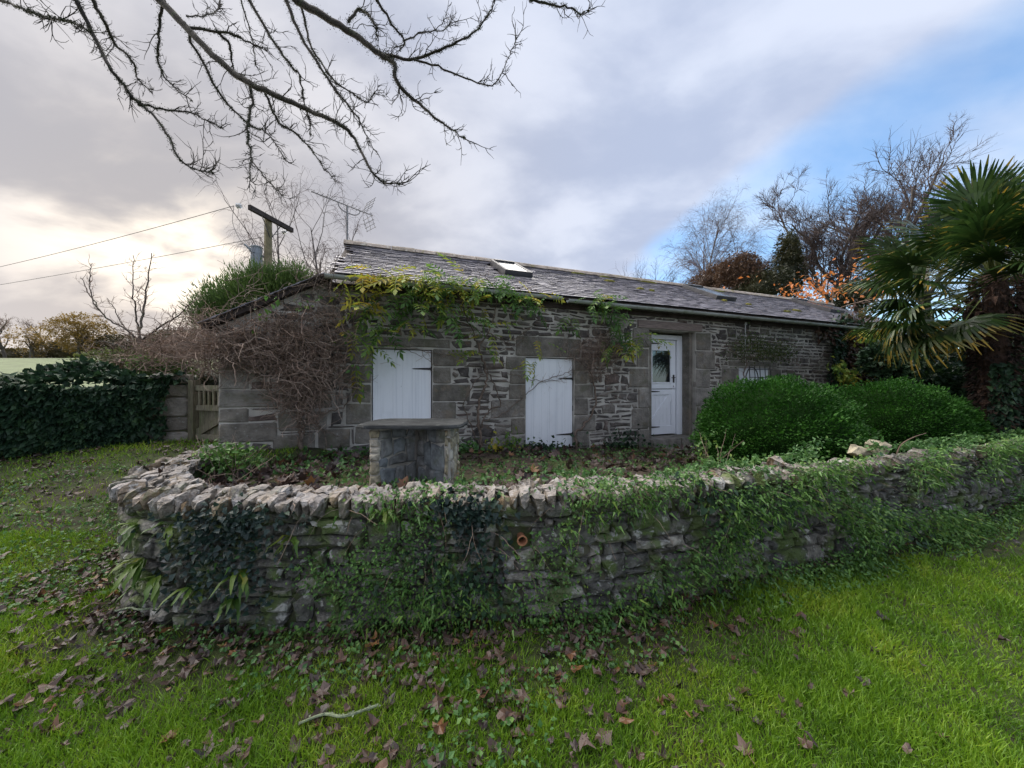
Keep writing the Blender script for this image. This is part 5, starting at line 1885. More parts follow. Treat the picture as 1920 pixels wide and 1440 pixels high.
# ------------------------------------------------------------------ round bushes
def round_bush(label, px, Y, rad, zt_, seed, n, lean=0):
    r = RNG(seed)
    x = (px - 960) / F * Y
    zb_ = ter_h(x, Y) - .05
    b = np.array([x, Y, zb_])
    h = zt_ - zb_
    root = thing('box_bush', label, 'bush', b, 0, 'clipped round bushes on the terrace')
    c = np.array([0, 0, h * .44])
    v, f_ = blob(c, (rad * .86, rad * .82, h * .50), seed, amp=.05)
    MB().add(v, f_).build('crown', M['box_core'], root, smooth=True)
    fo = MB()
    p, d = lump(r, c, (rad, rad * .95, h * .56), n, .10, (.84, 1.03), upper=-.75, freq=3.4)
    leaf_cloud(fo, r, p, .033, T_LEAF, d * 1.2 + np.array([0, 0, .35]), up=(0, 0, 1))
    k = r.integers(0, len(p), 1500)
    leaf_cloud(fo, r, p[k] + d[k] * .03, .05, T_LEAF2, d[k] * 2 + np.array([0, 0, .8]))
    fo.build('foliage', M['box'], root)
    MB().tubes([(np.array([(0, 0, -.1), (0, 0, h * .4)]), np.array([.06, .04]))], 6).build('trunk', M['bark_grey'], root)
    return root


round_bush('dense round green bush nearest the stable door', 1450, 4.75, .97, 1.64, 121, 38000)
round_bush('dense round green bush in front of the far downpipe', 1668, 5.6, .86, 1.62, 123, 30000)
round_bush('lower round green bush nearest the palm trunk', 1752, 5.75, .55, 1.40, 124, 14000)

# ------------------------------------------------------------------ palm
r = RNG(131)
pc = pt(1860, 515, 5.7)
pbz = .45
palm = thing('fan_palm', 'tall fan palm with hairy brown trunk and yellowing lower leaves', 'palm', (pc[0], pc[1], pbz))
H = pc[2] - pbz
n, m = 26, 14
v = []
for j in range(n):
    t = j / (n - 1)
    rad = (.13 + .03 * math.sin(t * 5) + .04 * t) * (1.05 if j % 2 else .93)
    for i in range(m):
        an = i * 2 * math.pi / m + (j % 2) * .2
        v.append((rad * math.cos(an) * r.uniform(.88, 1.1) + .06 * t, rad * math.sin(an) * r.uniform(.88, 1.1), t * H))
f_ = [(j * m + i, j * m + (i + 1) % m, (j + 1) * m + (i + 1) % m, (j + 1) * m + i) for j in range(n - 1) for i in range(m)]
MB().add(v, f_).build('trunk', M['palm_fibre'], palm)
k = 2600
an = r.uniform(0, 2 * math.pi, k)
tz = r.uniform(.02, 1, k)
od = np.column_stack([np.cos(an), np.sin(an), np.zeros(k)])
fi = MB()
leaf_cloud(fi, r, od * (.14 + .04 * tz[:, None]) + np.column_stack([.06 * tz, 0 * tz, tz * H]), .17, T_SPRIG, od * .8 + np.array([0, 0, -.6]), spread=.5, aspect=.5)
fi.build('fibre', M['palm_fibre'], palm)


def frond_mesh(seed, old):
    r = RNG(seed)
    pet = r.uniform(.85, 1.15)
    V_, F_, mi = [], [], []

    def quadstrip(c, w):
        for q in range(len(c) - 1):
            b0 = len(V_)
            V_.extend([c[q] - w[q], c[q] + w[q], c[q + 1] + w[q + 1], c[q + 1] - w[q + 1]])
            F_.append((b0, b0 + 1, b0 + 2, b0 + 3))
    ys = np.linspace(0, pet, 6)
    c = [np.array([0, y, -.10 * y * y]) for y in ys]
    quadstrip(c, [np.array([.018 - .008 * k / 5, 0, 0]) for k in range(6)])
    quadstrip(c, [np.array([0, 0, .012]) for k in range(6)])
    mi += [2] * len(F_)
    hub = c[-1]
    ns = 50
    for k in range(ns):
        a = math.radians(-138 + 276 * k / (ns - 1)) + r.normal(0, .02)
        L = (.68 - .16 * abs(a) / 2.4) * r.uniform(.9, 1.05)
        d = np.array([math.sin(a), math.cos(a), .16 * math.cos(a * 1.0)])
        d = nrm(d)
        side = np.array([math.cos(a), -math.sin(a), 0])
        dr = r.uniform(.18, .45) * (1.6 if old else 1.0)
        pts_, wd = [], []
        for t in (0.04, .3, .6, .82, 1.0):
            fold = (.5 - (k % 2)) * .035 * min(1, t * 3)
            pts_.append(hub + d * L * t + np.array([0, 0, -dr * max(0, t - .35) ** 1.8 * 1.6 + fold * (1 - t)]))
            wd.append(side * (.003 + .0165 * math.sin(math.pi * min(1, (t * .8 + .08))) * (1 if t < .95 else .15)))
        n0 = len(F_)
        quadstrip(pts_, wd)
        mi += ([0, 0, 0, 1] if old else [0, 0, 0, 1 if r.random() < .25 else 0])
    me = MB().add(np.array(V_), F_).mesh('frond')
    for mm in (M['palm'], M['palm_old'], M['petiole']):
        me.materials.append(mm)
    me.polygons.foreach_set('material_index', np.array(mi, np.int32))
    return me


young = [frond_mesh(200 + i, False) for i in range(5)]
oldf = [frond_mesh(300 + i, True) for i in range(4)]
NF = 66
for k in range(NF):
    t = k / (NF - 1)
    el = math.radians(84 - 130 * t + r.normal(0, 5))
    az = k * 2.39996 + r.normal(0, .15)
    d = np.array([math.cos(az) * math.cos(el), math.sin(az) * math.cos(el), math.sin(el)])
    if el < .05 and d[1] < -.35 * math.cos(el) and abs(d[0]) < .9 * math.cos(el):
        continue
    R_ = frame(d[None], np.array([[0, 0, 1.0]]) + r.normal(0, .25, (1, 3)))[0]
    o = place('frond', (oldf if t > .84 else young)[int(r.integers(4))], None, palm, (.06 + d[0] * .12, d[1] * .12, H - .25 * t))
    sc = r.uniform(.85, 1.08)
    o.rotation_euler = Matrix(R_.tolist()).to_euler()
    o.scale = (sc, sc, sc)
# hanging brown dead leaves below the crown
fi = MB()
an = r.uniform(0, 2 * math.pi, 220)
od = np.column_stack([np.cos(an), np.sin(an), np.zeros(220)])
leaf_cloud(fi, r, od * r.uniform(.15, .3, (220, 1)) + np.array([.06, 0, H - .2]) + np.column_stack([np.zeros((220, 2)), -r.uniform(0, .5, 220)]), .3, T_SPRIG, od * .4 + np.array([0, 0, -1.2]), spread=.4, aspect=.35)
fi.build('dead_leaves', M['palm_fibre'], palm)
# ivy climbing the palm
r = RNG(135)
k = 1500
an = r.uniform(-2.6, .9, k)
tz = r.uniform(0, 1.5, k)
od = np.column_stack([np.cos(an), np.sin(an), np.zeros(k)])
fo = MB()
leaf_cloud(fo, r, od * (.18 + .06 * r.random((k, 1))) + np.column_stack([np.zeros((k, 2)), tz]), .09, T_IVY, od * .4 + np.array([0, 0, -.7]), spread=.5)
fo.build('ivy', M['ivy'], None, (pc[0], pc[1], pbz), label='dark ivy climbing the lower trunk of the palm', cat='ivy')

# evergreen shrubs behind and beside the palm
for px, py, Y, rads, n, size, mat, seed, lab in ((1720, 700, 8.0, (1.3, .8, .8), 6000, .09, 'ivy', 141, 'dark leafy shrub between the far downpipe and the palm'),
                                                 (1775, 720, 7.0, (.9, .7, .7), 4500, .08, 'ivy', 142, 'dark ivy-leafed shrub just left of the palm trunk'),
                                                 (1905, 790, 5.9, (.9, .7, .55), 5000, .08, 'ivy', 143, 'dark ivy heap right of the palm trunk'),
                                                 (1950, 700, 7.4, (1.3, .8, 1.1), 6000, .10, 'ivy', 144, 'dark evergreen shrub cut by the picture edge beyond the palm'),
                                                 (1890, 640, 9.5, (1.6, 1.0, 1.2), 6000, .12, 'box', 145, 'mid green shrub far behind the palm trunk')):
    c = pt(px, py, Y)
    b = np.array([c[0], c[1], ter_h(c[0], c[1]) - .05 if Y < 7 else .3])
    bush_tree('evergreen_shrub', lab, 'shrub', b, c, rads, n, size, M[mat], seed, T_IVY if mat == 'ivy' else T_LEAF2, core_mat=M['box_core'])
# tumbled garden wall continuing past the cottage end
r = RNG(150)
b = wl(1690, 740, .4)
sw = thing('boundary_wall', 'rough stone boundary wall past the far end of the cottage', 'wall', b, TH)
MB().box((-1.2, .06, -1.4), (6.0, .5, 1.2)).build('core', M['mortar'], sw)
for (a, q, c, d) in rubble(r, 4.2, 2.2, [], (.25, .6), (.12, .26)):
    V_, f_ = stone(r, q - a - .03, d - c - .03, .08, jit=.2)
    MB().add(V_, f_).build('stone', M['house_stone'], sw, (-1.2 + (a + q) / 2, .05, c - 1.0 + (d - c) / 2))

# ------------------------------------------------------------------ plants on the garden wall
def gw_pts(r, px, py, off):
    """points on the face of the garden wall under picture positions"""
    q = np.array([wall_arc_px(x) for x in px])
    p, t, n = wall_at(q)
    z = EYE - (np.asarray(py) - 720) / F * p[:, 1]
    return np.column_stack([p + n * np.asarray(off)[:, None], z]), n


def face_plant(name, label, clusters, mat, seed, size, tmpl, cat, off=(.03, .10), droop=-.6, spread=.95, kind=None, aspect=1.0):
    r = RNG(seed)
    px, py = [], []
    for x, y, sx, sy, n in clusters:
        px += list(x + r.normal(0, sx, n))
        py += list(y + r.normal(0, sy, n))
    px, py = np.array(px), np.array(py)
    P, n2 = gw_pts(r, px, py, r.uniform(off[0], off[1], len(px)))
    k = (P[:, 2] > ground_h(P[:, 0], P[:, 1]) + .01) & (P[:, 2] < WTOP + .06)
    P, n2 = P[k], n2[k]
    b = P.mean(0)
    b[2] = P[:, 2].min()
    fo = MB()
    leaf_cloud(fo, r, P - b, size, tmpl, np.column_stack([n2 * .5, np.full(len(P), droop)]), up=(0, -1, .4), spread=spread, aspect=aspect)
    root = thing(name, label, cat, b)
    fo.build('foliage', mat, root)
    return root


face_plant('ivy', 'blue-green ivy patch on the curved end of the garden wall', [(430, 990, 52, 24, 300), (390, 1035, 46, 38, 130), (455, 1060, 46, 44, 170), (405, 1110, 48, 26, 90), (480, 960, 40, 10, 110)], M['ivy_blue'], 161, .037, T_IVY, 'ivy')
face_plant('ivy', 'dark ivy patch spilling over the garden wall below the stone table', [(880, 950, 32, 14, 190), (890, 985, 28, 22, 80), (850, 938, 24, 10, 100), (905, 1030, 24, 28, 25)], M['ivy_blue'], 162, .04, T_IVY, 'ivy')
face_plant('ivy', 'thin dark ivy low on the garden wall left of the drain pipe', [(830, 1070, 34, 34, 130), (900, 1100, 30, 32, 110)], M['ivy'], 163, .04, T_IVY, 'ivy')


for k, (lab, cl_, sd_) in enumerate((('fine light green trailing plant low on the wall left of the dark ivy', [(640, 1075, 34, 22, 420), (700, 1050, 34, 22, 480), (600, 1060, 26, 16, 200), (680, 1100, 40, 18, 220)], 164),
                                     ('fine light green trailing plant below the coping near the stone table', [(770, 1000, 30, 26, 520), (810, 970, 22, 14, 260), (740, 1030, 26, 20, 260)], 165),
                                     ('fine light green trailing plant round the foot of the wall under the dark ivy', [(790, 1100, 34, 26, 420), (860, 1130, 40, 22, 420), (760, 1140, 30, 16, 180)], 166),
                                     ('fine light green trailing plant hanging right of the drain pipe', [(1010, 1085, 26, 34, 420), (1060, 1060, 30, 30, 320), (1000, 1130, 34, 20, 260)], 167))):
    face_plant('trailing_plant', lab, [(x_, y_, sx_ * 1.2, sy_ * 1.2, int(n_ * .55)) for x_, y_, sx_, sy_, n_ in cl_], M['trail'], sd_, .024, T_LEAF, 'plant', off=(.03, .11), droop=-.2)


# hart's tongue ferns: rosettes of strap leaves
def strap_fern(label, px, py, n, L, seed, group='strap-leaved ferns growing out of the garden wall'):
    r = RNG(seed)
    P, n2 = gw_pts(r, [px], [py], [.0])
    b, n2 = P[0], n2[0]
    root = thing('fern', label, 'fern', b, 0, group)
    for k in range(n):
        an = r.uniform(-1.25, 1.25)
        t2 = np.array([-n2[1], n2[0]])
        d = np.array([*(n2 * .75 + t2 * math.sin(an) * .9), r.uniform(-.15, .75)])
        d = nrm(d)
        m = 7
        pts_ = [np.zeros(3)]
        dd = d.copy()
        ln = L * r.uniform(.6, 1.15)
        for q in range(1, m):
            dd = nrm(dd + np.array([0, 0, -.24]))
            pts_.append(pts_[-1] + dd * ln / (m - 1))
        side = nrm(np.cross(d, [0, 0, 1.0]))
        wd = np.array([.25, .8, 1, .95, .8, .5, .06]) * ln * .075
        wv = r.normal(0, .006, (m, 3))
        v = []
        for q in range(m):
            c = pts_[q] + wv[q]
            v += [c - side * wd[q] + [0, 0, .35 * wd[q]], c, c + side * wd[q] + [0, 0, .35 * wd[q]]]
        f_ = [(q * 3 + e, q * 3 + e + 1, q * 3 + e + 4, q * 3 + e + 3) for q in range(m - 1) for e in (0, 1)]
        MB().add(v, f_).build('leaf', M['fern'], root, smooth=True)


for lab, px, py, n, L, seed in (('strap-leaved fern just under the coping at the curved wall end', 262, 985, 9, .20, 171),
                                ('strap-leaved fern beside the blue-green ivy near the coping', 322, 985, 7, .17, 172),
                                ('large strap-leaved fern halfway up the curved wall end', 270, 1050, 11, .24, 173),
                                ('yellowing strap-leaved fern low on the curved wall end', 300, 1080, 8, .22, 174),
                                ('strap-leaved fern at the foot of the blue-green ivy', 375, 1095, 8, .19, 175),
                                ('strap-leaved fern right of the blue-green ivy', 455, 1065, 8, .20, 176),
                                ('strap-leaved fern near the base of the wall under the ivy', 440, 1115, 6, .20, 177),
                                ('small strap-leaved fern just below the coping in mid wall', 548, 1005, 6, .16, 178),
                                ('strap-leaved fern draped over the coping near the stone table', 715, 955, 8, .16, 179)):
    strap_fern(lab, px, py, n, L, seed)

# trailing mat over the rest of the wall
r = RNG(181)


def mat_points(r, n, a0, a1, dens, off, zr=(-.02, .95)):
    a = r.uniform(a0, a1, n)
    z = r.uniform(*zr, n)
    k = (dens(a, z) > r.random(n)) & (np.hypot(a - PIPE[0], z - PIPE[1]) > .085)
    a, z = a[k], z[k]
    p, t, n2 = wall_at(a)
    o = off(a, z, r)
    P = np.column_stack([p + n2 * o[:, None], z + ground_h(p[:, 0], p[:, 1]) * (z < .3)])
    return P, n2


ax = lambda px: wall_arc_px(px)
A5, A7, A10, A12 = ax(520), ax(760), ax(1030), ax(1250)


def dens1(a, z):
    c = sstep(.16, .82, .5 + .75 * wob(a * 1.7, z * 4.5, 1.0) + .12 * sstep(A7, A12, a) * .8 + .25 * sstep(.45, .1, z) * sstep(A5, A7, a) - .55 * sstep(A5 + .3, A5 - .3, a) - .05 * sstep(A10, A7, a))
    return c


def off1(a, z, r):
    sk = sstep(A7, A12 + 1.5, a)
    return .02 + .07 * r.random(len(a)) + sk * (.05 + .16 * sstep(.8, .0, z)) * r.random(len(a))


P, n2 = mat_points(r, 50000, A5 - .5, WLEN, dens1, off1)
tm = MB()
leaf_cloud(tm, r, P, .030, T_LEAF, np.column_stack([n2 * .7, np.full(len(P), -.1)]), up=(0, -.4, 1), spread=.9)
k = r.integers(0, len(P), 5200)
leaf_cloud(tm, r, P[k] + np.column_stack([n2[k] * .03, np.zeros(len(k))]), .15, T_SPRIG, np.column_stack([n2[k] * .6, np.full(len(k), -.8)]), up=(0, -1, .2), spread=.8, aspect=.08)
tm.build('trailing_foliage', M['trail'], None, label='trailing green ground cover hanging over the garden wall', cat='ground cover', kind='stuff')
P, n2 = mat_points(r, 15000, A7, WLEN, lambda a, z: sstep(.35, .8, .5 + .8 * wob(a * 2.3 + 9, z * 5, 1.0)) * (.35 + .25 * sstep(A7, A12, a)), lambda a, z, r: off1(a, z, r) + .02)
tm = MB()
leaf_cloud(tm, r, P, .034, T_LEAF, np.column_stack([n2 * .6, np.full(len(P), -.3)]), up=(0, -.4, 1), spread=.9, aspect=.7)
tm.build('trailing_foliage', M['trail_grey'], None, label='grey-green trailing ground cover on the far run of the wall', cat='ground cover', kind='stuff')
P, n2 = mat_points(r, 4000, A10 + .3, WLEN, lambda a, z: sstep(.2, .7, .5 + .8 * wob(a * 1.3 + 5, z * 3, 1.0)) * sstep(A10, A12 + .6, a), lambda a, z, r: .05 + .15 * r.random(len(a)) * sstep(1, 0, z))
tm = MB()
leaf_cloud(tm, r, P, .055, T_IVY, np.column_stack([n2 * .5, np.full(len(P), -.6)]), up=(0, -1, .4), spread=.6)
tm.build('ivy', M['ivy'], None, label='dark ivy woven through the far run of the garden wall', cat='ivy', kind='stuff')
a = r.uniform(A5, WLEN, 110)
p, t, n2 = wall_at(a)
P0 = np.column_stack([p + n2 * .06, r.uniform(.35, .86, 110)])
P_, R_ = arcs(r, P0, np.column_stack([n2 * .8 + t * r.normal(0, .6, (110, 1)), r.uniform(-.5, .2, 110)]), r.uniform(.10, .32, 110), np.full(110, .0017), 8, .16, -.14)
MB().tube_arr(P_, R_, 3).build('dead_stems', M['twig_brown'], None, label='thin dry stems trailing among the greenery on the garden wall', cat='stems', kind='stuff')
# moss and low plants on top of the coping
n = 16000
a = r.uniform(ax(760), WLEN, n)
o = r.uniform(-.36, .07, n)
kk = sstep(.25, .7, .5 + .7 * wob(a * 2.6, o * 8, 1.0)) * (.45 + .55 * sstep(ax(820), ax(1100), a)) > r.random(n)
a, o = a[kk], o[kk]
p, t, n2 = wall_at(a)
P = np.column_stack([p + n2 * o[:, None], WTOP - .02 + .07 * r.random(len(a)) + .05 * np.maximum(0, wob(a * 3, o * 6, 1)) + .16 * sstep(ax(1520), ax(1600), a) * sstep(ax(1760), ax(1680), a) * r.random(len(a))])
tm = MB()
leaf_cloud(tm, r, P, .042, T_LEAF2, np.column_stack([n2 * .5, np.full(len(P), .3)]), spread=1)
tm.build('top_foliage', M['weed'], None, label='small green plants growing along the top of the garden wall', cat='ground cover', kind='stuff')
# a few loose pale stones on the wall top
r = RNG(185)
for px, Yo, w, lab in ((1652, .02, .16, 'tan loose stone lying on the wall top below the bushes'), (1690, .06, .20, 'pale grey loose stone on the wall top beside the tan one'), (1488, .0, .11, 'small upright loose stone on the wall top before the nearest round bush')):
    a = ax(px)
    p, t, n2 = wall_at(a)
    V_, f_ = stone(r, w, w * .6, w * .8, rings=4, jit=.3, bulge=.03)
    MB().add(V_, f_).build('loose_stone', M['pier_rubble'] if 'tan' in lab else M['coping'], None, (p[0] - n2[0] * .1, p[1] - n2[1] * .1, WTOP + w * .25), (.2, .1, math.atan2(t[1], t[0]) + .3), label=lab, cat='stone', smooth=False)
p, t, n2 = wall_at(ax(1690))
P0 = np.array([p[0], p[1] + .05, WTOP])
MB().tubes([(catmull([(0, 0, 0), (.03, -.02, .12), (.12, -.05, .20), (.26, -.04, .24)], 14), np.linspace(.007, .003, 14))], 5).build('dead_stick', M['twig_brown'], None, P0, label='bent pale dead stick poking up from the wall top', cat='stick')

# ------------------------------------------------------------------ plants and litter on the terrace
r = RNG(191)
n = 16000
u, v_ = r.uniform(.02, .98, n), r.uniform(0, 1, n) ** 1.0
P = terrace_pt(u, v_)
k = sstep(.25, .75, .5 + .8 * wob(P[:, 0] * 1.2, P[:, 1] * 1.6, 1.0) + .25 * sstep(0, 2.0, P[:, 0])) > r.random(n)
P = P[k]
fo = MB()
leaf_cloud(fo, r, P + np.column_stack([np.zeros((len(P), 2)), .01 + .06 * r.random(len(P))]), .055, T_LEAF2, (0, -.2, .4), spread=1)
fo.build('ground_cover', M['weed'], None, label='low green weeds covering the terrace', cat='weeds', kind='stuff')
n = 5200
u, v_ = r.uniform(.0, 1, n), r.uniform(0, .75, n)
P = terrace_pt(u, v_)
k = sstep(.2, .8, .55 + .7 * wob(P[:, 0] * 1.1 + 4, P[:, 1] * 1.3, 1.0) - .25 * sstep(.5, 3, P[:, 0])) > r.random(n)
P = P[k]
LEAF5 = ([(0, 0, 0), (.30, -.02, .10), (.5, .22, .16), (.30, .32, .03), (.52, .62, .12), (.24, .62, .0), (0, 1, .12), (-.24, .62, .0), (-.52, .62, .10), (-.30, .32, .03), (-.5, .22, .18), (-.30, -.02, .08), (0, .38, -.04)],
         [(i, i + 1, 12) for i in range(11)] + [(11, 0, 12)])
fo = MB()
leaf_cloud(fo, r, P + np.column_stack([np.zeros((len(P), 2)), .015 + .03 * r.random(len(P))]), .10, LEAF5, (0, 0, 0), up=(0, 0, 1.8), spread=1)
fo.build('leaf_litter', M['fallen'], None, label='brown fallen leaves strewn over the terrace', cat='leaf litter', kind='stuff')
# grass-like tufts along the foot of the cottage and yellow shoots
for k, (px, lab, mat, n, h, sp) in enumerate(((936, 'yellow-green leafy clump at the foot of the wall left of the tall hatch', 'wist', 26, .22, .12), (965, 'yellow leafy clump against the left edge of the tall hatch', 'wist', 20, .22, .10), (1015, 'dark leafy clump at the foot of the tall hatch', 'ivy', 60, .14, .28), (1165, 'dark leafy clump on the wall foot between hatch and door', 'ivy', 70, .22, .25), (870, 'bright green clump at the foot of the wisteria', 'weed', 50, .15, .22), (650, 'low green clump at the wall foot beside the bare climber', 'weed', 40, .10, .35))):
    r = RNG(195 + k)
    g = on_wall(px, 800, -.12)
    b = H2W(np.array([g[0], -.14, float(base_h(g[0])) + .0]))
    fo = MB()
    q = np.column_stack([r.normal(0, sp, n * 3), r.normal(0, .05, n * 3), np.abs(r.normal(0, h * .6, n * 3))])
    q[:, :2] = q[:, 0:1] * HU + q[:, 1:2] * HN
    leaf_cloud(fo, r, q, .09, T_LEAF2, (0, -.3, -.1), spread=.8)
    lc = thing('leafy_clump', lab, 'plant', b)
    fo.build('foliage', M[mat], lc)
# bramble at the left end of the terrace and small rose by the door
r = RNG(205)
b = pt(425, 870, 3.55)
b[2] = ter_h(b[0], b[1])
br_ = thing('bramble', 'bramble and ivy heap at the back end of the curved wall', 'shrub', b)
c = pt(420, 862, 3.6) - b
p, d = lump(r, c, (.34, .26, .16), 700, .25, (.3, 1.1), upper=-.6)
fo = MB()
leaf_cloud(fo, r, p, .06, T_LEAF2, d * .6)
fo.build('foliage', M['trail'], br_)
P, R = arcs(r, np.zeros((40, 3)) + r.normal(0, .15, (40, 3)) * [1, 1, .1], rand_dirs(r, 40) * .7 + [0, 0, 1], .5 * r.uniform(.5, 1.2, 40), np.full(40, .005), 7, .2, -.08)
MB().tube_arr(P, R, 4).build('stems', M['twig_brown'], br_)
for px, Y, hgt, n, seed, lab in ((1318, 4.3, .62, 130, 206, 'thin rose stem with pale green leaves before the nearest round bush'), (1345, 4.0, .55, 60, 207, 'lone tall shoot standing before the nearest round bush')):
    r = RNG(seed)
    x = (px - 960) / F * Y
    b = np.array([x, Y, ter_h(x, Y)])
    rs = thing('rose', lab, 'plant', b)
    P, R = arcs(r, r.normal(0, .04, (5, 3)) * [1, 1, 0], np.tile([0, 0, 1.0], (5, 1)) + r.normal(0, .25, (5, 3)), hgt * r.uniform(.6, 1.1, 5), np.full(5, .005), 8, .12, .03)
    MB().tube_arr(P, R, 4).build('stem', M['twig_brown'], rs)
    k = r.integers(0, 5, n)
    t_ = r.integers(2, 8, n)
    fo = MB()
    leaf_cloud(fo, r, P[k, t_] + r.normal(0, .06, (n, 3)), .05, T_LEAF2, (0, 0, -.2))
    fo.build('foliage', M['wist_green'] if seed == 207 else M['trail'], rs)

# ------------------------------------------------------------------ lawn: blades, weeds, fallen leaves
r = RNG(211)
house_poly = [tuple(q) for q in WALL] + [(30, 12), (30, 40), (-4, 40), tuple(H2W(np.array([S0, 0, 0]))[:2])]


def lawn_pts(r, n, y0, y1, xk=1.62):
    y = np.sqrt(r.uniform(y0 ** 2, y1 ** 2, n))
    x = r.uniform(-xk, xk, n) * y
    k = ~in_poly(x, y, house_poly[::4] if n > 20000 else house_poly)
    x, y = x[k], y[k]
    return x, y


def lawn_grass(n, y0, y1, L, wd, name_seed, xk):
    r = RNG(name_seed)
    x, y = lawn_pts(r, n, y0, y1, xk)
    lush = .5 + .5 * wob(x * 1.3, y * 1.3, 1.0)
    wallY = np.interp(x, WALL[60:, 0], WALL[60:, 1])
    nearw = np.where(x > -2.9, wallY - y, np.hypot(x + 3.1, y - 2.9))
    bare = np.clip(sstep(.05, .75, nearw + .3 * wob(x * 3, y * 3, 1.0)), .10, 1)
    bare = np.where((x > 1.0), np.clip(sstep(-.05, .25, nearw), .25, 1), bare)
    k = r.random(len(x)) < (.45 + .65 * lush) * bare
    x, y, lush = x[k], y[k], lush[k]
    n = len(x)
    z = ground_h(x, y)
    tip = np.column_stack([r.normal(0, .42, n), r.normal(0, .42, n), np.full(n, 1.0)])
    R_ = frame(tip, r.normal(size=(n, 3)))
    tuft = np.clip(.5 + .8 * wob(x * 6 + 2, y * 6, 1.0), 0, 1.3)
    len_ = L * r.uniform(.45, 1.35, n) * (.5 + .5 * np.clip(lush, 0, 1) + .45 * tuft)
    sc = np.column_stack([wd * r.uniform(.7, 1.3, n), len_, len_])
    return np.column_stack([x, y, z - .004]), R_, sc


BLADE = ([(-.5, 0, 0), (.5, 0, 0), (.38, .55, .10), (-.38, .55, .10), (0, 1, .38)], [(0, 1, 2, 3), (3, 2, 4)])
gm = MB()
for n, y0, y1, L, wd, sd_, xk in ((155000, 1.05, 2.0, .050, .0046, 212, 2.0), (135000, 2.0, 3.2, .050, .0058, 213, 1.9), (120000, 3.2, 8.5, .055, .0085, 214, 1.9)):
    gm.scatter(BLADE, *lawn_grass(n, y0, y1, L, wd, sd_, xk))
gm.build('grass', M['grass'], None, label='short bright green grass of the lawn', cat='grass', kind='stuff')
# weeds with round leaves in the sward
x, y = lawn_pts(r, 22000, 1.2, 4.2)
wallY = np.interp(x, WALL[60:, 0], WALL[60:, 1])
k = (wob(x * 2.1 + 3, y * 2.1, 1.0) + .7 * sstep(.8, .1, np.abs(wallY - y)) > .22) & ((x < 1.2) | (wallY - y < .4))
x, y = x[k], y[k]
fo = MB()
leaf_cloud(fo, r, np.column_stack([x, y, ground_h(x, y) + .02 + .03 * r.random(len(x))]), .030, T_LEAF2, (0, -.2, .3), up=(0, 0, 2), spread=1, aspect=1.3)
fo.build('weeds', M['weed'], None, label='small round-leaved weeds growing in the lawn', cat='weeds', kind='stuff')

r = RNG(221)


OVAL = ([(0, 0, 0), (.20, .15, .05), (.30, .42, .09), (.22, .74, .05), (0, 1, -.02), (-.22, .74, .06), (-.30, .42, .10), (-.20, .15, .04), (0, .5, -.05)], [(i, i + 1, 8) for i in range(7)] + [(7, 0, 8)])


def litter_leaf(seed):
    """one dead leaf: lobed or oval, torn, curled along or across"""
    r = RNG(seed)
    tv, tf = OVAL if seed % 3 == 2 else LEAF5
    v = np.array(tv, float)
    c = len(v) - 1
    v[:c, :2] *= 1 + r.normal(0, .10, (c, 1))
    v[:, 1] -= .42
    tear = r.integers(0, c, 2)
    v[tear, :2] *= r.uniform(.65, .9)
    a, k = r.uniform(0, 3.14), r.uniform(.3, 1.7)
    q = v[:, 0] * math.cos(a) + v[:, 1] * math.sin(a)
    v[:, 2] = k * q ** 2 * r.choice([1, 1, -1]) + r.normal(0, .07, c + 1)
    sh = 1 - .35 * np.clip(k * np.abs(q), 0, .8)
    v[:, 0] *= sh
    v[:, 1] *= sh
    v[:, 2] -= v[:, 2].mean()
    f = list(tf)
    if seed % 3 != 2:
        b0 = len(v)
        st = np.array([v[0], v[0] + [.02, -.2, .04], v[0] + [.05, -.42, .0]])
        w = np.array([.014, 0, 0])
        v = np.concatenate([v, st - w, st + w])
        f += [(b0, b0 + 3, b0 + 4, b0 + 1), (b0 + 1, b0 + 4, b0 + 5, b0 + 2)]
    return v, f


LV = [litter_leaf(230 + i) for i in range(18)]
LM = []
for v, f in LV:
    me = MB().add(v, f).mesh('fallen_leaf')
    me.materials.append(M['fallen'])
    LM.append(me)
x, y = lawn_pts(r, 19000, 1.25, 5.2, 1.55)
wallY = np.interp(x, WALL[60:, 0], WALL[60:, 1])
nearw = np.where(x > -2.9, wallY - y, np.hypot(x + 3.1, y - 2.9))
w = .10 + 1.5 * np.exp(-np.maximum(nearw, 0) / .26) + .26 * sstep(.3, .8, .5 + .7 * wob(x * 1.6, y * 1.6, 1.0))
w = np.where((x > .9) & (nearw > .12), w * np.clip(1.0 - .55 * (x - .6), .10, 1) * .6, w)
w = w + .22 * np.exp(-((x + .2) / 1.3) ** 2) + .8 * np.exp(-(((x + 3.2) / .45) ** 2 + ((y - 2.75) / .55) ** 2))
w = np.where((y > 3.4) & (x < -3.3), .5, w)
w = np.where((x < -1.6) & (nearw > .7), w * .45, w)
k = r.random(len(x)) < w * .8
x, y = x[k], y[k]
o_ = np.argsort(y)
x, y = x[o_], y[o_]
far_l = MB()
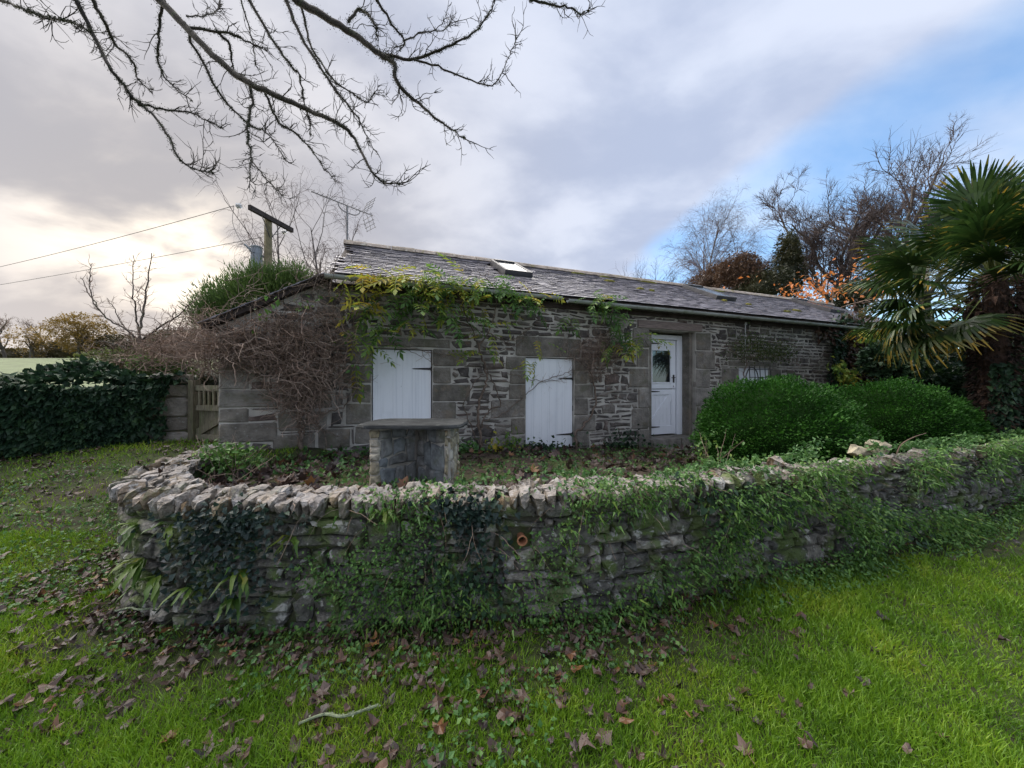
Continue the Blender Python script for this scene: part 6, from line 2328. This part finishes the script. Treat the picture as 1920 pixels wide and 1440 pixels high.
for i in range(len(x)):
    z_ = float(ground_h(x[i], y[i])) + r.uniform(.018, .042)
    e = (r.normal(0, .22), r.normal(0, .22), r.uniform(0, 6.28))
    sc = .034 + .058 * r.random() ** 1.4
    if i < 300:
        o = place('fallen_leaf', LM[i % 18], None, None, (x[i], y[i], z_), e, 'curled brown fallen leaf lying on the lawn', 'fallen leaf', 'fallen leaves on the lawn')
        o.scale = (sc, sc, sc)
    else:
        R_ = np.array(Matrix.Rotation(e[2], 3, 'Z') @ Matrix.Rotation(e[1], 3, 'Y') @ Matrix.Rotation(e[0], 3, 'X'))
        far_l.add(LV[i % 18][0] * sc @ R_.T + np.array([x[i], y[i], z_]), LV[i % 18][1])
far_l.build('leaf_litter', M['fallen'], None, label='brown leaf litter along the foot of the garden wall', cat='leaf litter', kind='stuff')
# lichened twigs lying in the grass
for px, py, L, lab in ((560, 1368, .34, 'pale lichen-covered twig lying in the front grass'), (215, 1165, .30, 'pale lichen-covered stick by the foot of the curved wall')):
    Y = EYE * F / (py - 720)
    x = (px - 960) / F * Y
    P = catmull([(0, 0, 0), (.1 * L * 3, .02, .01), (.2 * L * 3, -.015, .02), (L, .03, .01)], 16)
    tm = MB().tubes([(P, np.full(16, .006))], 6)
    k = r.integers(0, 16, 60)
    leaf_cloud(tm, r, P[k] + r.normal(0, .004, (60, 3)), .013, T_LEAF, (0, 0, .5))
    tm.build('lichen_twig', M['lichen_twig'], None, (x, Y, float(ground_h(x, Y)) + .035), (0, 0, r.uniform(-.2, .2)), label=lab, cat='twig')

# ------------------------------------------------------------------ overhead boughs of the tree beside the camera
r = RNG(241)
tb = np.array([-6.2, 1.2, float(ground_h(-6.2, 1.2))])
oak = thing('overhanging_tree', 'bare mossy boughs of a tree hanging into the top of the picture', 'tree', tb)
trk = [(np.array([tb + [0, 0, -.3], tb + [.05, 0, 2.5], tb + [.1, .05, 5.0], tb + [.3, .2, 7.2]]) - tb, np.array([.36, .30, .26, .2]))]
BR = [([(0, 0), (47, 18), (88, 32), (134, 41), (170, 60)], 3.9, .012, .005),
      ([(143, 0), (175, 64), (204, 122), (233, 163), (257, 190), (303, 204), (362, 215), (420, 242)], 4.0, .020, .005),
      ([(257, 190), (274, 204), (315, 251), (335, 297), (367, 318), (402, 324)], 4.05, .014, .004),
      ([(175, 0), (195, 41), (216, 82), (251, 117), (257, 146), (286, 175)], 4.3, .018, .005),
      ([(303, 0), (300, 35), (298, 88), (298, 122), (321, 158), (362, 192)], 4.2, .014, .004),
      ([(298, 0), (350, 52), (408, 111), (467, 155), (525, 181), (583, 207), (636, 233), (665, 262), (694, 315), (718, 341), (758, 347)], 4.1, .036, .005),
      ([(350, 52), (379, 117), (420, 187), (467, 233), (502, 251), (537, 303)], 4.1, .013, .004),
      ([(467, 155), (472, 192), (464, 245), (470, 292), (467, 350)], 4.15, .014, .004),
      ([(470, 300), (502, 338), (528, 365)], 4.2, .007, .003),
      ([(496, 169), (513, 210), (525, 233), (554, 251), (583, 280), (607, 315), (636, 344)], 4.1, .012, .004),
      ([(452, 0), (467, 47), (475, 88), (480, 120)], 4.6, .008, .004),
      ([(467, 0), (496, 52), (531, 105), (560, 140), (566, 175), (577, 210), (583, 257)], 4.4, .016, .004),
      ([(537, 0), (560, 58), (601, 128), (630, 169), (659, 204), (677, 233), (700, 280)], 4.3, .018, .004),
      ([(560, 0), (575, 50), (585, 90), (625, 150), (660, 175), (690, 190), (710, 160)], 4.5, .014, .004),
      ([(554, 0), (613, 35), (671, 70), (712, 102), (738, 117), (744, 152), (776, 187), (817, 222), (846, 242), (875, 262)], 4.0, .034, .005),
      ([(712, 102), (776, 111), (828, 93), (875, 70), (910, 35), (928, 0)], 4.0, .015, .004),
      ([(776, 111), (828, 128), (887, 152), (928, 155), (957, 99), (970, 69)], 4.0, .010, .003),
      ([(706, 0), (735, 47), (758, 76), (750, 95)], 4.3, .014, .006),
      ([(653, 41), (677, 17), (700, 41), (709, 70)], 4.05, .014, .006),
      ([(350, 52), (420, 60), (460, 75), (500, 95)], 4.1, .014, .004),
      ([(408, 60), (432, 85), (438, 130), (460, 140)], 4.15, .014, .004),
      ([(350, 30), (395, 28), (415, 12)], 4.1, .007, .003),
      ([(758, 76), (800, 60), (835, 55), (850, 30)], 4.2, .008, .003),
      ([(995, 0), (1030, 8), (1062, 14), (1092, 26), (1104, 20)], 3.9, .012, .004)]
lines = []
for pts_, Y, r0, r1 in BR:
    off = np.linspace(0, r.normal(0, .35), len(pts_)) + r.normal(0, .04, len(pts_))
    P = np.array([pt(x, y, Y + o) for (x, y), o in zip(pts_, off)])
    if pts_[0][1] == 0 and pts_[0][0] > 0 and pts_[0] != (928, 0):       # carried on out of the picture to the trunk
        st = P[0]
        top = tb + np.array([.3, .2, 7.0])
        m1 = st + (top - st) * .35 + np.array([0, 0, .9])
        m2 = st + (top - st) * .7 + np.array([0, 0, .7])
        Q = catmull([top, m2, m1, st], 16)
        trk.append((Q - tb, np.linspace(max(.05, r0 * 2.2), r0 * 1.05, 16)))
    n = max(10, len(pts_) * 4)
    P = catmull(P, n)
    P[1:-1] += r.normal(0, .007, (n - 2, 3))
    lines.append((P - tb, np.linspace(r0 * 1.2, r1, n)))
MB().tubes(trk, 8).build('trunk', M['bark_backlit'], oak, smooth=True)
for P, R in lines:
    MB().tubes([(P, R)], 6).build('branch', M['bark_backlit'], oak, smooth=True)
tw = MB()
for P, R in twigs_on(r, lines, 6.5, .34, .0058, ang=.7, trop=.09, gnarl=.26, n=8, t0=.15, second=3, L2=.4):
    tw.tube_arr(P, R, 3)
ends = [(P[-8:], R[-8:]) for P, R in lines]
for P, R in twigs_on(r, ends, 26, .16, .0045, ang=.7, trop=.06, n=6, t0=.2, second=2, L2=.5):
    tw.tube_arr(P, R, 3)
tw.build('twigs', M['bark_backlit'], oak)
mp_ = []
for P, R in lines:
    seg = np.linalg.norm(np.diff(P, axis=0), axis=1).sum()
    dens = 1100 if R[0] > .013 else 260
    n = int(seg * dens)
    t = np.clip(r.normal(.42, .28, n), 0, .98)
    f = t * (len(P) - 1)
    i = f.astype(int)
    i = np.minimum(i, len(P) - 2)
    kk = wob(i * .9 + P[0, 0] * 7, P[0, 2] * 3 + 0 * i, 1.0) > -.15
    q = P[i] + (P[i + 1] - P[i]) * (f - i)[:, None] + r.normal(0, 1, (n, 3)) * (R[i] * .75 + .004)[:, None]
    mp_.append(q[kk])
mp_ = np.concatenate(mp_)
mo = MB()
leaf_cloud(mo, r, mp_, .013, T_LEAF, (0, 0, -.2))
mo.build('moss', M['moss_tuft'], oak)
